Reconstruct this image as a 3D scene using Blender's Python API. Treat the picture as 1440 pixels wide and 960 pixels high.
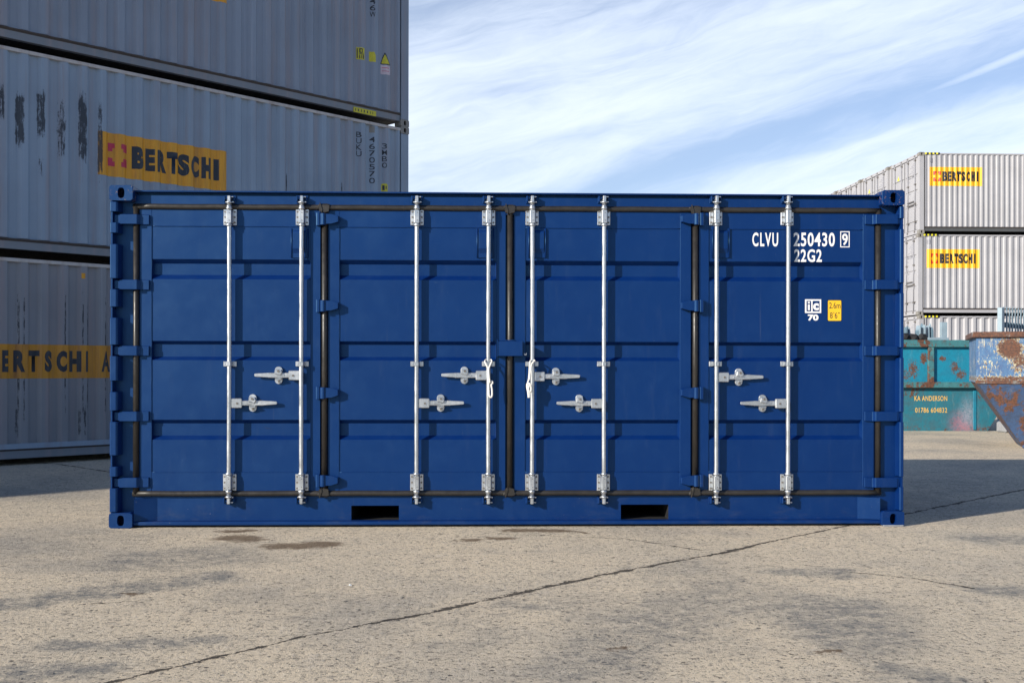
import bpy, bmesh, math, random
from mathutils import Vector, Matrix
random.seed(7)
R = math.radians
for o in list(bpy.data.objects): bpy.data.objects.remove(o)
scene = bpy.context.scene
C = scene.collection

# ------------------------------------------------------------------ camera, sky, sun, exposure
F = 1500.0; CX = 720.0; HY = 517.0; H = 1.217; ROLL = 0.0016     # photo calibration (1440 px wide)
cam_d = bpy.data.cameras.new('camera'); cam = bpy.data.objects.new('camera', cam_d); C.objects.link(cam)
cam.location = (0, 0, H)
cam.rotation_mode = 'QUATERNION'
cam.rotation_quaternion = (Matrix.Rotation(math.pi/2, 3, 'X') @ Matrix.Rotation(ROLL, 3, 'Z')).to_quaternion()
cam_d.sensor_width = 36; cam_d.lens = 36*F/1440; cam_d.shift_y = (HY-480)/1440
cam_d.clip_start = 0.05; cam_d.clip_end = 5000
scene.camera = cam

SUN_EL = 21.5; SUN_DX, SUN_DY = 0.81, 0.586      # direction the light travels on the ground
az_src = math.atan2(-SUN_DX, -SUN_DY)            # where the sun stands (clockwise from +Y)
sd = bpy.data.lights.new('sun', 'SUN'); sun = bpy.data.objects.new('sun', sd); C.objects.link(sun)
sd.energy = 5.0; sd.angle = R(0.53); sd.color = (1.0, 0.925, 0.80)
trav = Vector((SUN_DX*math.cos(R(SUN_EL)), SUN_DY*math.cos(R(SUN_EL)), -math.sin(R(SUN_EL)))).normalized()
sun.rotation_mode = 'QUATERNION'; sun.rotation_quaternion = trav.to_track_quat('-Z', 'Y')
sun.location = (-20, -15, 12)

vs = scene.view_settings
vs.view_transform = 'Standard'; vs.look = 'None'; vs.gamma = 1; vs.exposure = 0.42; vs.use_curve_mapping = False

# ------------------------------------------------------------------ node helper
class N:
    def __init__(s, tree): s.t = tree; s.n = tree.nodes; s.l = tree.links
    def new(s, typ, **kw):
        n = s.n.new(typ)
        for k, v in kw.items(): setattr(n, k, v)
        return n
    def put(s, sock, v):
        if v is None: return
        if isinstance(v, bpy.types.NodeSocket): s.l.new(v, sock)
        else:
            if hasattr(sock.default_value, '__len__') and not hasattr(v, '__len__'): v = [v]*len(sock.default_value)
            if hasattr(v, '__len__') and len(sock.default_value) == 4 and len(v) == 3: v = (*v, 1)
            sock.default_value = v
    def m(s, op, a, b=None, c=None, clamp=False):
        n = s.new('ShaderNodeMath', operation=op, use_clamp=clamp)
        s.put(n.inputs[0], a); s.put(n.inputs[1], b) if b is not None else None
        if c is not None: s.put(n.inputs[2], c)
        return n.outputs[0]
    def v(s, op, a, b=None):
        n = s.new('ShaderNodeVectorMath', operation=op); s.put(n.inputs[0], a)
        if b is not None: s.put(n.inputs[1], b)
        return n
    def noise(s, vec, scale, detail=4, rough=.55, dist=0, out=0):
        n = s.new('ShaderNodeTexNoise'); s.put(n.inputs['Vector'], vec)
        n.inputs['Scale'].default_value = scale; n.inputs['Detail'].default_value = detail
        n.inputs['Roughness'].default_value = rough; n.inputs['Distortion'].default_value = dist
        return n.outputs[out]
    def voro(s, vec, scale, feature='F1'):
        n = s.new('ShaderNodeTexVoronoi', feature=feature); s.put(n.inputs['Vector'], vec)
        n.inputs['Scale'].default_value = scale; return n.outputs['Distance']
    def ramp(s, f, a, b, lo=0, hi=1, smooth=True):
        n = s.new('ShaderNodeMapRange'); n.interpolation_type = 'SMOOTHSTEP' if smooth else 'LINEAR'
        s.put(n.inputs[0], f); s.put(n.inputs[1], a); s.put(n.inputs[2], b); s.put(n.inputs[3], lo); s.put(n.inputs[4], hi)
        return n.outputs[0]
    def mix(s, f, a, b, mode='MIX'):
        n = s.new('ShaderNodeMix', data_type='RGBA', blend_type=mode)
        s.put(n.inputs[0], f); s.put(n.inputs[6], a); s.put(n.inputs[7], b); return n.outputs[2]
    def mapping(s, vec, scale=(1,1,1), loc=(0,0,0), rot=(0,0,0)):
        n = s.new('ShaderNodeMapping'); s.put(n.inputs[0], vec); n.inputs['Scale'].default_value = scale
        n.inputs['Location'].default_value = loc; n.inputs['Rotation'].default_value = rot; return n.outputs[0]
    def sep(s, vec):
        n = s.new('ShaderNodeSeparateXYZ'); s.put(n.inputs[0], vec); return n.outputs
    def comb(s, x, y, z):
        n = s.new('ShaderNodeCombineXYZ'); s.put(n.inputs[0], x); s.put(n.inputs[1], y); s.put(n.inputs[2], z); return n.outputs[0]
    def bump(s, h, strength, dist, nrm=None):
        n = s.new('ShaderNodeBump'); n.inputs['Strength'].default_value = strength; n.inputs['Distance'].default_value = dist
        s.put(n.inputs['Height'], h)
        if nrm is not None: s.l.new(nrm, n.inputs['Normal'])
        return n.outputs[0]

# ------------------------------------------------------------------ world: Nishita sky with high cirrus
w = bpy.data.worlds.new('World'); scene.world = w; w.use_nodes = True
nt = N(w.node_tree); nt.n.clear()
SKYS = 0.075
sky = nt.new('ShaderNodeTexSky', sky_type='NISHITA'); sky.sun_disc = False
sky.sun_elevation = R(SUN_EL); sky.sun_rotation = az_src; sky.altitude = 50; sky.air_density = 1.0; sky.dust_density = .6; sky.ozone_density = 2.0
d = nt.new('ShaderNodeTexCoord').outputs['Generated']
X, Y, Z = nt.sep(d)
az = nt.m('ARCTAN2', X, Y)
hyp = nt.m('SQRT', nt.m('ADD', nt.m('MULTIPLY', X, X), nt.m('MULTIPLY', Y, Y)))
el = nt.m('ARCTAN2', Z, hyp)
# streak frame: cirrus bands lie tilted, rising with azimuth
def tilt(k): return nt.m('SUBTRACT', el, nt.m('MULTIPLY', az, k))
t1 = tilt(.24)
wob = nt.noise(nt.comb(nt.m('MULTIPLY', az, 3.0), nt.m('MULTIPLY', t1, 9.0), 0), 1.2, 4, .55)
t1w = nt.m('ADD', t1, nt.m('MULTIPLY', nt.m('SUBTRACT', wob, .5), .06))
fine = nt.noise(nt.comb(nt.m('MULTIPLY', az, 5.0), nt.m('MULTIPLY', t1w, 38.0), 3.1), 1.0, 7, .62, .6)
fine2 = nt.noise(nt.comb(nt.m('MULTIPLY', az, 16.0), nt.m('MULTIPLY', t1w, 60.0), 9.1), 1.0, 8, .68, 1.2)
broad = nt.noise(nt.comb(nt.m('MULTIPLY', az, 2.2), nt.m('MULTIPLY', t1w, 11.0), 5.7), 1.0, 4, .5)
def band(t, c, wd):
    q = nt.m('DIVIDE', nt.m('SUBTRACT', t, c), wd); return nt.m('EXPONENT', nt.m('MULTIPLY', nt.m('MULTIPLY', q, q), -1.0))
gap1 = band(t1w, .142, .020)       # blue wedge between the two cloud sheets
gap2 = band(t1w, .345, .03)
dens = nt.m('ADD', nt.m('MULTIPLY', fine, .42), nt.m('MULTIPLY', broad, .60))
dens = nt.m('ADD', dens, nt.m('MULTIPLY', fine2, .15))
dens = nt.m('SUBTRACT', dens, nt.m('MULTIPLY', gap1, .22))
dens = nt.m('SUBTRACT', dens, nt.m('MULTIPLY', gap2, .16))
dens = nt.m('ADD', dens, nt.m('MULTIPLY', band(t1w, .235, .05), .10))
dens = nt.m('ADD', dens, nt.m('MULTIPLY', band(t1w, .06, .06), .12))
cl = nt.ramp(dens, .30, .84)
cl = nt.m('ADD', nt.m('MULTIPLY', cl, .66), nt.ramp(el, .75, .0, 0, .36))
# old contrail spreading on the right
ct = nt.m('SUBTRACT', el, nt.m('ADD', nt.m('MULTIPLY', nt.m('SUBTRACT', az, .363), .32), .234))
ct = nt.m('ADD', ct, nt.m('MULTIPLY', nt.m('SUBTRACT', fine2, .5), .006))
trail = nt.m('MULTIPLY', band(ct, 0, nt.ramp(az, .30, .46, .0030, .0055)), nt.ramp(az, .29, .45))
cl = nt.m('MAXIMUM', cl, nt.m('MULTIPLY', trail, .66))
cl = nt.m('MULTIPLY', cl, nt.ramp(el, -.02, .03))
cl = nt.m('MULTIPLY', cl, nt.ramp(el, .36, .75, 1, .12))
cl = nt.m('MULTIPLY', cl, nt.ramp(nt.m('ABSOLUTE', az), .7, 1.3, 1, .3))
skyc = nt.mix(1.0, sky.outputs[0], (0.90, 1.09, 1.40), 'MULTIPLY')
col = nt.mix(nt.m('MULTIPLY', cl, .9), skyc, (10.6, 11.6, 13.0))
bg = nt.new('ShaderNodeBackground'); nt.l.new(col, bg.inputs[0]); bg.inputs[1].default_value = SKYS
wo = nt.new('ShaderNodeOutputWorld'); nt.l.new(bg.outputs[0], wo.inputs[0])

# ------------------------------------------------------------------ materials
def mat(name):
    m = bpy.data.materials.new(name); m.use_nodes = True; t = N(m.node_tree)
    b = m.node_tree.nodes['Principled BSDF']; return m, t, b
def oc(t): return t.new('ShaderNodeTexCoord').outputs['Object']

def simple(name, col, rough=.5, metal=0, var=.12, scale=12, bumpd=0, bs=40, coat=0):
    m, t, b = mat(name); v = oc(t)
    n = t.noise(v, scale, 5, .6)
    c2 = [c*(1-var*2) for c in col]
    t.put(b.inputs['Base Color'], t.mix(n, [min(1, c*(1+var)) for c in col], c2))
    t.put(b.inputs['Roughness'], t.ramp(t.noise(v, scale*1.7, 4), .3, .7, rough*.8, min(1, rough*1.2)))
    b.inputs['Metallic'].default_value = metal
    if coat: b.inputs['Coat Weight'].default_value = coat; b.inputs['Coat Roughness'].default_value = .2
    if bumpd: t.put(b.inputs['Normal'], t.bump(t.noise(v, bs, 4), .5, bumpd))
    return m

BLUE = (0.0003, 0.0145, 0.100)
def blue_mat(name, chips=0.0):
    m, t, b = mat(name); v = oc(t)
    big = t.noise(v, 1.1, 3, .5); mid = t.noise(v, 7, 5, .65)
    c = t.mix(t.ramp(big, .35, .7), BLUE, (BLUE[0]*1.25, BLUE[1]*1.12, BLUE[2]*1.05))
    c = t.mix(t.ramp(mid, .45, .8, 0, .25), c, (.006, .03, .13))
    # thin road dust lying in soft vertical runs
    dust = t.noise(t.mapping(v, (9, 9, 1.2)), 1.6, 6, .7)
    c = t.mix(t.ramp(dust, .52, .82, 0, .12), c, (.06, .085, .15))
    sp = t.noise(v, 95, 2, .5)
    c = t.mix(t.ramp(sp, .76, .80, 0, .25), c, (.2, .25, .33))
    # splash dirt and small stone chips low on the rails
    zc = t.sep(v)[2]
    low = t.ramp(zc, .42, .0)
    c = t.mix(t.m('MULTIPLY', low, t.ramp(t.noise(t.mapping(v, (5, 5, 9)), 1.0, 7, .75), .50, .74, 0, .15)), c, (.10, .10, .10))
    c = t.mix(t.m('MULTIPLY', low, t.ramp(t.noise(v, 55, 3, .6), .745, .76)), c, (.42, .42, .42))
    run = t.noise(t.mapping(v, (26, 26, .9), (4, 0, 1)), 1.0, 6, .7)
    c = t.mix(t.ramp(run, .64, .76, 0, .14), c, (.13, .14, .15))
    scr = t.noise(t.mapping(v, (2.2, 2.2, 60), (0, 0, 7), (0, .5, 0)), 1.0, 5, .8)
    c = t.mix(t.m('MULTIPLY', t.ramp(scr, .70, .72), t.ramp(t.noise(v, 1.9, 3), .55, .62, 0, .30)), c, (.10, .16, .26))
    if chips:
        ch = t.noise(v, 44, 7, .8)
        msk = t.ramp(ch, .66-chips*.16, .70-chips*.14)
        rc = t.mix(t.noise(v, 60, 4), (.20, .085, .035), (.36, .27, .17))
        c = t.mix(msk, c, rc)
    t.put(b.inputs['Base Color'], c)
    t.put(b.inputs['Roughness'], t.ramp(mid, .3, .75, .40, .48))
    b.inputs['Specular IOR Level'].default_value = .62; b.inputs['Specular Tint'].default_value = (.34, .76, 1, 1)
    h = t.noise(v, 2.6, 2, .4)
    nb = t.bump(h, .5, .016)
    t.put(b.inputs['Normal'], t.bump(t.noise(v, 240, 3), .12, .0008, nb))
    return m
M = {}
M['blue'] = blue_mat('blue_paint')
M['blue_worn'] = blue_mat('blue_paint_worn', .55)
M['blue_edge'] = blue_mat('blue_paint_edge', 0)
def galv():
    m, t, b = mat('galvanised_steel'); v = oc(t)
    sp = t.noise(v, 60, 5, .6); br = t.noise(v, 9, 3, .5)
    c = t.mix(sp, (.70, .72, .74), (.38, .41, .44))
    rust = t.ramp(t.noise(v, 17, 5, .7), .68, .75, 0, .5)
    c = t.mix(rust, c, (.45, .33, .22))
    t.put(b.inputs['Base Color'], c)
    b.inputs['Metallic'].default_value = .85
    t.put(b.inputs['Roughness'], t.ramp(br, .3, .7, .28, .5))
    t.put(b.inputs['Normal'], t.bump(sp, .3, .0015)); return m
M['galv'] = galv()
M['gasket'] = simple('rubber_gasket', (.027, .024, .021), .42, 0, .3, 14, .001, 90)
M['dark'] = simple('dark_steel', (.012, .012, .014), .7)
M['white'] = simple('white_lettering', (.8, .8, .79), .5, 0, .04, 30)
M['sticker'] = simple('yellow_sticker', (.85, .5, .02), .4, 0, .05, 20)
M['black'] = simple('black_lettering', (.018, .02, .026), .5, 0, .2, 20)
M['rope'] = simple('white_rope', (.75, .73, .68), .8, 0, .1, 80, .002, 200)
M['bolt'] = simple('bolt_steel', (.20, .18, .16), .5, .4, .3, 90)

def grey_paint(name, base, streak=.5, rust=.3, purple=(.30, .26, .27)):
    m, t, b = mat(name); v = oc(t)
    s1 = t.noise(t.mapping(v, (7, 7, .35)), 1.0, 6, .65)
    s2 = t.noise(t.mapping(v, (30, 30, .5)), 1.0, 5, .6)
    pt = t.noise(v, .9, 4, .6)
    c = t.mix(t.ramp(pt, .3, .75), base, [x*.86 for x in base])
    c = t.mix(t.ramp(s1, .45, .75, 0, streak), c, purple)
    c = t.mix(t.ramp(s2, .55, .8, 0, streak*.6), c, [min(1, x*1.35) for x in base])
    rr = t.m('MULTIPLY', t.ramp(t.noise(t.mapping(v, (22, 22, .8), (3, 1, 0)), 1.0, 7, .72), .66, .72), t.ramp(t.noise(v, 1.3, 3), .42, .6))
    c = t.mix(t.m('MULTIPLY', rr, rust), c, (.12, .055, .025))
    ch = t.ramp(t.noise(v, 34, 6, .75), .70, .73, 0, .7*min(1, rust*2))
    c = t.mix(ch, c, (.16, .09, .05))
    t.put(b.inputs['Base Color'], c)
    t.put(b.inputs['Roughness'], t.ramp(s1, .3, .7, .5, .68))
    nb = t.bump(t.noise(t.mapping(v, (1.2, 1.2, 2.0)), 1.3, 3), .5, .012)
    t.put(b.inputs['Normal'], t.bump(t.noise(v, 60, 4), .25, .002, nb)); return m
M['grey_old'] = grey_paint('aged_grey_paint', (.25, .30, .38), .75, .75)
M['grey_mid'] = grey_paint('weathered_grey_paint', (.28, .36, .46), .6, .5)
M['grey_scuffed'] = None
M['grey_new'] = grey_paint('light_grey_paint', (.385, .383, .405), .2, .12, (.35, .34, .36))
M['rail_rust'] = grey_paint('rusty_rail_paint', (.42, .38, .35), .8, 1.0, (.2, .13, .09))
M['rail_pale'] = grey_paint('pale_rail_paint', (.52, .49, .47), .6, .9, (.3, .22, .18))
M['lip'] = grey_paint('brown_shaded_lip_paint', (.085, .075, .075), .6, .8, (.06, .045, .04))  # brown lip; its dark tone paints in the shadow under the side panel
M['rail_dark'] = grey_paint('dark_rail_paint', (.075, .08, .085), .3, .3, (.05, .05, .05))
M['casting'] = grey_paint('casting_paint', (.25, .24, .22), .8, 1.0, (.16, .10, .07))
def panel_yellow(name, col, wear):
    m, t, b = mat(name); v = oc(t)
    s1 = t.noise(t.mapping(v, (9, 9, .8)), 1.0, 6, .7)
    c = t.mix(t.ramp(s1, .4, .75, 0, wear), col, (col[0]*.5, col[1]*.48, .04))
    sp = t.ramp(t.noise(v, 40, 6, .75), .69, .72, 0, wear)
    c = t.mix(sp, c, (.06, .05, .045))
    t.put(b.inputs['Base Color'], c); b.inputs['Roughness'].default_value = .5; return m
M['yel_old'] = panel_yellow('worn_orange_panel', (.78, .36, .015), .75)
M['yel_low'] = panel_yellow('dirty_orange_panel', (.60, .27, .02), .85)
M['yel_new'] = panel_yellow('orange_panel', (.86, .45, .01), .15)
M['red'] = simple('red_mark', (.55, .03, .09), .5)
M['redor'] = simple('orange_red_mark', (.70, .025, .02), .5)
def worn_black():
    m, t, b = mat('worn_black_lettering'); v = oc(t)
    s = t.noise(t.mapping(v, (60, 60, 5)), 1.0, 6, .7)
    t.put(b.inputs['Base Color'], t.mix(t.ramp(s, .6, .68, 0, .8), (.02, .026, .04), (.13, .15, .17))); b.inputs['Roughness'].default_value = .5
    return m
M['blk_old'] = worn_black()
M['sign_yel'] = simple('sign_yellow', (.62, .56, .03), .5, 0, .15, 30)
M['sign_pink'] = simple('sign_pale', (.62, .52, .58), .5)
M['yel_bright'] = simple('bright_yellow', (.8, .72, .03), .5)
M['mark_grey'] = simple('grey_print', (.30, .30, .33), .6)

def blob(t, v, x, z, rx, rz):
    q = t.v('LENGTH', t.v('MULTIPLY', t.v('SUBTRACT', v, (x, 0, z)).outputs[0], (1/rx, 0, 1/rz)).outputs[0]).outputs['Value']
    return t.ramp(q, 0, 1.6, 1, 0)
def skip_mat(name, base, base2, amount, pale, spots=(), pinks=()):
    m, t, b = mat(name); v = oc(t)
    n1 = t.noise(v, 1.7, 8, .72, .4); n2 = t.noise(v, 7, 8, .75, .3)
    st = t.noise(t.mapping(v, (9, 9, 1.6)), 1.0, 7, .7)
    c = t.mix(t.ramp(n2, .35, .65), base, base2)
    c = t.mix(t.ramp(st, .56, .70, 0, pale), c, (.62, .58, .42))
    rm = t.m('ADD', t.m('MULTIPLY', n1, .55), t.m('ADD', t.m('MULTIPLY', n2, .3), t.m('MULTIPLY', st, .25)))
    msk = t.ramp(rm, .70-amount, .74-amount)
    rc = t.mix(t.ramp(t.noise(v, 26, 8, .85), .38, .62), (.17, .066, .032), (.05, .03, .025))
    n3 = t.noise(v, 22, 9, .85, .6); n4 = t.noise(t.mapping(v, (38, 38, 14)), 1.0, 8, .75)
    for (x, z, rx, rz, st_, pale_) in spots:
        g_ = t.m('MULTIPLY', blob(t, v, x, z, rx, rz), st_)
        if pale_:
            pm = t.ramp(t.m('ADD', n4, t.m('MULTIPLY', g_, .30)), .67, .71); c = t.mix(pm, c, (.60, .55, .36))
        rm2 = t.ramp(t.m('ADD', t.m('ADD', t.m('MULTIPLY', n3, .6), t.m('MULTIPLY', n4, .4)), t.m('MULTIPLY', g_, .30)), .66, .74)
        msk = t.m('MAXIMUM', msk, rm2)
    c = t.mix(msk, c, rc)
    for (x, z, rx, rz, col_) in pinks:
        pm = t.m('MULTIPLY', blob(t, v, x, z, rx, rz), t.ramp(n3, .35, .6)); c = t.mix(t.m('MULTIPLY', pm, .8), c, col_)
    t.put(b.inputs['Base Color'], c); t.put(b.inputs['Roughness'], t.ramp(n2, .3, .7, .5, .8))
    t.put(b.inputs['Normal'], t.bump(msk, .3, .003, t.bump(n1, .5, .03))); return m
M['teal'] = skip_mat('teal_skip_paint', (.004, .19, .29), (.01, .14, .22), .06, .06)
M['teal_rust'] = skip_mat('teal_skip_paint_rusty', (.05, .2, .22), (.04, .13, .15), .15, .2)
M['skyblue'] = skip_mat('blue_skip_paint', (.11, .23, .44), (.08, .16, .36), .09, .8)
M['skyblue_shade'] = skip_mat('blue_skip_paint_shaded', (.04, .085, .19), (.035, .055, .10), .17, .1)  # rusty paint, darkened to put the shade of the inward slope into the colour
M['rustrim'] = skip_mat('rusty_rim_paint', (.2, .2, .2), (.14, .12, .10), .22, .2)
M['fence'] = simple('galvanised_fence', (.12, .20, .26), .5, 0, .15, 8)
M['fence_pale'] = simple('pale_galvanised_fence', (.28, .37, .43), .45, 0, .15, 8)
M['concrete_block'] = simple('block_concrete', (.27, .28, .30), .9, 0, .2, 14, .01, 30)

# ------------------------------------------------------------------ photo calibration: pixel -> metres on the ground plane
def unroll(px, py): return px + (py-HY)*ROLL, py - (px-CX)*ROLL
def g(px, py):
    px, py = unroll(px, py); zz = F*H/(py-HY); return ((px-CX)*zz/F, zz)

# ------------------------------------------------------------------ ground
def ground_mat():
    m, t, b = mat('concrete_yard'); v = oc(t)
    dn = t.v('SUBTRACT', t.noise(v, 1.6, 6, .6, out=1), (.5, .5, .5)).outputs[0]
    def warp(k, vec=v, dd=dn):
        q = t.v('SCALE', dd); q.inputs['Scale'].default_value = k; return t.v('ADD', vec, q.outputs[0]).outputs[0]
    flat = t.v('MULTIPLY', v, (1, 1, 0)).outputs[0]
    fd = t.v('SUBTRACT', t.noise(v, 9, 6, .7, out=1), (.5, .5, .5)).outputs[0]
    pc = t.v('MULTIPLY', warp(.10, flat, fd), (1, 1, 0)).outputs[0]      # crack coordinates
    pp = t.v('MULTIPLY', warp(.28, warp(.8, flat), fd), (1, 1, 0)).outputs[0]           # patch coordinates
    def seg(p, a, bb):
        a = Vector((*a, 0)); bb = Vector((*bb, 0)); e = bb-a
        pa = t.v('SUBTRACT', p, a).outputs[0]
        k = t.m('MULTIPLY', t.v('DOT_PRODUCT', pa, e).outputs['Value'], 1/max(1e-6, e.length_squared), clamp=True)
        q = t.v('SCALE', e); t.put(q.inputs['Scale'], k)
        return t.v('LENGTH', t.v('SUBTRACT', pa, q.outputs[0]).outputs[0]).outputs['Value']
    big = t.noise(v, .35, 6, .6, .3); mid = t.noise(v, 2.2, 7, .65); bl = t.noise(v, .8, 5, .6)
    c = t.mix(t.ramp(bl, .35, .68), (.72, .60, .435), (.63, .535, .40))
    c = t.mix(t.ramp(big, .48, .68, 0, .55), c, (.27, .26, .245))
    c = t.mix(t.ramp(mid, .5, .75, 0, .35), c, (.30, .285, .26))
    # exposed aggregate: broad-band mottling, dark grit, pale stones, pits
    ag1 = t.noise(v, 8, 9, .86); ag2 = t.noise(v, 24, 7, .88); agv = t.mapping(v, (1, 1, 1), (3.3, 1.7, 0)); ag3 = t.noise(agv, 42, 4, .8)
    c = t.mix(t.ramp(ag1, .46, .36, 0, .55), c, (.70, .62, .51))
    c = t.mix(t.ramp(ag1, .52, .62, 0, .62), c, (.23, .205, .18))
    c = t.mix(t.ramp(ag2, .46, .36, 0, .70), c, (.74, .66, .55))
    c = t.mix(t.ramp(ag2, .545, .60, 0, .92), c, (.12, .105, .09))
    c = t.mix(t.ramp(ag3, .57, .62, 0, .9), c, (.09, .08, .07))
    c = t.mix(t.ramp(ag3, .40, .34, 0, .6), c, (.78, .72, .64))
    vo = t.voro(v, 13); pits = t.m('MULTIPLY', t.ramp(vo, .16, .10), t.ramp(ag1, .44, .54))
    pits = t.m('MAXIMUM', pits, t.ramp(t.noise(v, 15, 6, .88), .655, .69))
    pits = t.m('MULTIPLY', pits, .85)
    c = t.mix(pits, c, (.075, .065, .06))
    # worn, darker blue-grey patches where vehicles turn
    P = [((0,850),(300,810),.16,.9),((190,792),(300,782),.38,.7),((0,950),(140,945),.14,.9),((80,907),(280,900),.12,.8),
         ((1115,806),(1180,804),.12,.8),((1170,855),(1205,895),.32,.8),((1260,935),(1320,955),.14,.75),((1380,757),(1460,758),.2,.8),
         ((1395,828),(1460,830),.16,.85),((1010,820),(830,945),.22,.6),((700,850),(760,856),.14,.6),((640,905),(700,890),.14,.35),
         ((960,800),(1060,850),.3,.4),((30,700),(150,668),.7,.3),((1300,690),(1430,680),.8,.35),((820,850),(960,900),.25,.35),((330,840),(600,870),.3,.25),((0,770),(120,760),.5,.25)]
    dk = None
    for a, bb, r, s in P:
        q = t.ramp(seg(pp, g(*a), g(*bb)), r*.3, r*1.6, s, 0)
        dk = q if dk is None else t.m('MAXIMUM', dk, q)
    dk = t.m('MULTIPLY', dk, t.ramp(ag1, .40, .54, .25, 1))
    c = t.mix(t.m('MULTIPLY', dk, t.ramp(ag2, .38, .58, .62, .92)), c, (.16, .165, .165))
    # oil and rust water stains close to the container
    S = [((325,756),(350,758),.10),((318,747),(345,746),.06),((395,768),(455,765),.11),((655,759),(668,759),.05),((694,757),(712,757),.05),((720,745),(790,746),.07),((790,746),(828,750),.025),((185,834),(192,834),.03),((868,912),(885,913),.02),((1155,916),(1165,914),.03)]
    p2 = t.v('MULTIPLY', warp(.34, flat, fd), (1, 1, 0)).outputs[0]
    st = None
    for a, bb, r in S:
        q = t.ramp(seg(p2, g(*a), g(*bb)), r*.6, r*1.7, 1, 0)
        st = q if st is None else t.m('MAXIMUM', st, q)
    c = t.mix(t.m('MULTIPLY', st, t.ramp(ag3, .3, .6, .95, .75)), c, (.115, .072, .04))
    # joints and cracks
    K = [((140,962),(425,895),.006),((425,895),(600,862),.007),((600,862),(800,818),.010),((800,818),(885,801),.010),((885,801),(1010,778),.007),
         ((1010,778),(1080,762),.012),((1080,762),(1195,738),.006),((1195,738),(1460,684),.009),
         ((700,750),(880,757),.003),((880,757),(985,773),.004),((1010,778),(1080,783),.003),((1180,802),(1280,812),.004),((1280,812),(1370,827),.006),
         ((80,652),(160,664),.010),((-200,640),(80,652),.010),((225,842),(130,848),.002)]
    wn = t.ramp(t.noise(v, 6, 6, .8), .38, .62, .35, 2.6)
    kk = None
    for a, bb, wd in K:
        dd = seg(pc, g(*a), g(*bb)); W = t.m('MULTIPLY', wn, wd)
        q = t.ramp(dd, t.m('MULTIPLY', W, .6), t.m('MULTIPLY', W, 1.5), 1, 0)
        kk = q if kk is None else t.m('MAXIMUM', kk, q)
    c = t.mix(t.m('MULTIPLY', kk, .88), c, (.035, .03, .028))
    t.put(b.inputs['Base Color'], c)
    t.put(b.inputs['Roughness'], .92); b.inputs['Specular IOR Level'].default_value = .25
    h = t.m('MULTIPLY', t.m('ADD', t.m('MULTIPLY', ag3, .6), t.m('MULTIPLY', ag2, .5)), -1.0)
    h = t.m('SUBTRACT', h, t.m('MULTIPLY', pits, .35)); h = t.m('SUBTRACT', h, t.m('MULTIPLY', kk, 2.5))
    nb = t.bump(t.noise(v, 1.3, 4), .4, .03)
    t.put(b.inputs['Normal'], t.bump(h, .9, .022, nb)); return m

def link(name, me, m, parent=None):
    o = bpy.data.objects.new(name, me); C.objects.link(o)
    if m is not None and not me.materials: me.materials.append(m)
    o.parent = parent; return o
ys = [-400, -40, 0, 26, 28, 31.5, 33, 60, 2500]; zs = [0, 0, 0, 0, .08, .27, .32, .32, .32]
xs = [-2000, -60, 0, 60, 2000]
bm = bmesh.new(); gv = [[bm.verts.new((x, y, z)) for x in xs] for y, z in zip(ys, zs)]
for j in range(len(ys)-1):
    for i in range(len(xs)-1): bm.faces.new((gv[j][i], gv[j][i+1], gv[j+1][i+1], gv[j+1][i]))
me = bpy.data.meshes.new('ground'); bm.to_mesh(me); bm.free()
gr = link('ground', me, ground_mat()); gr['kind'] = 'structure'

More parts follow.
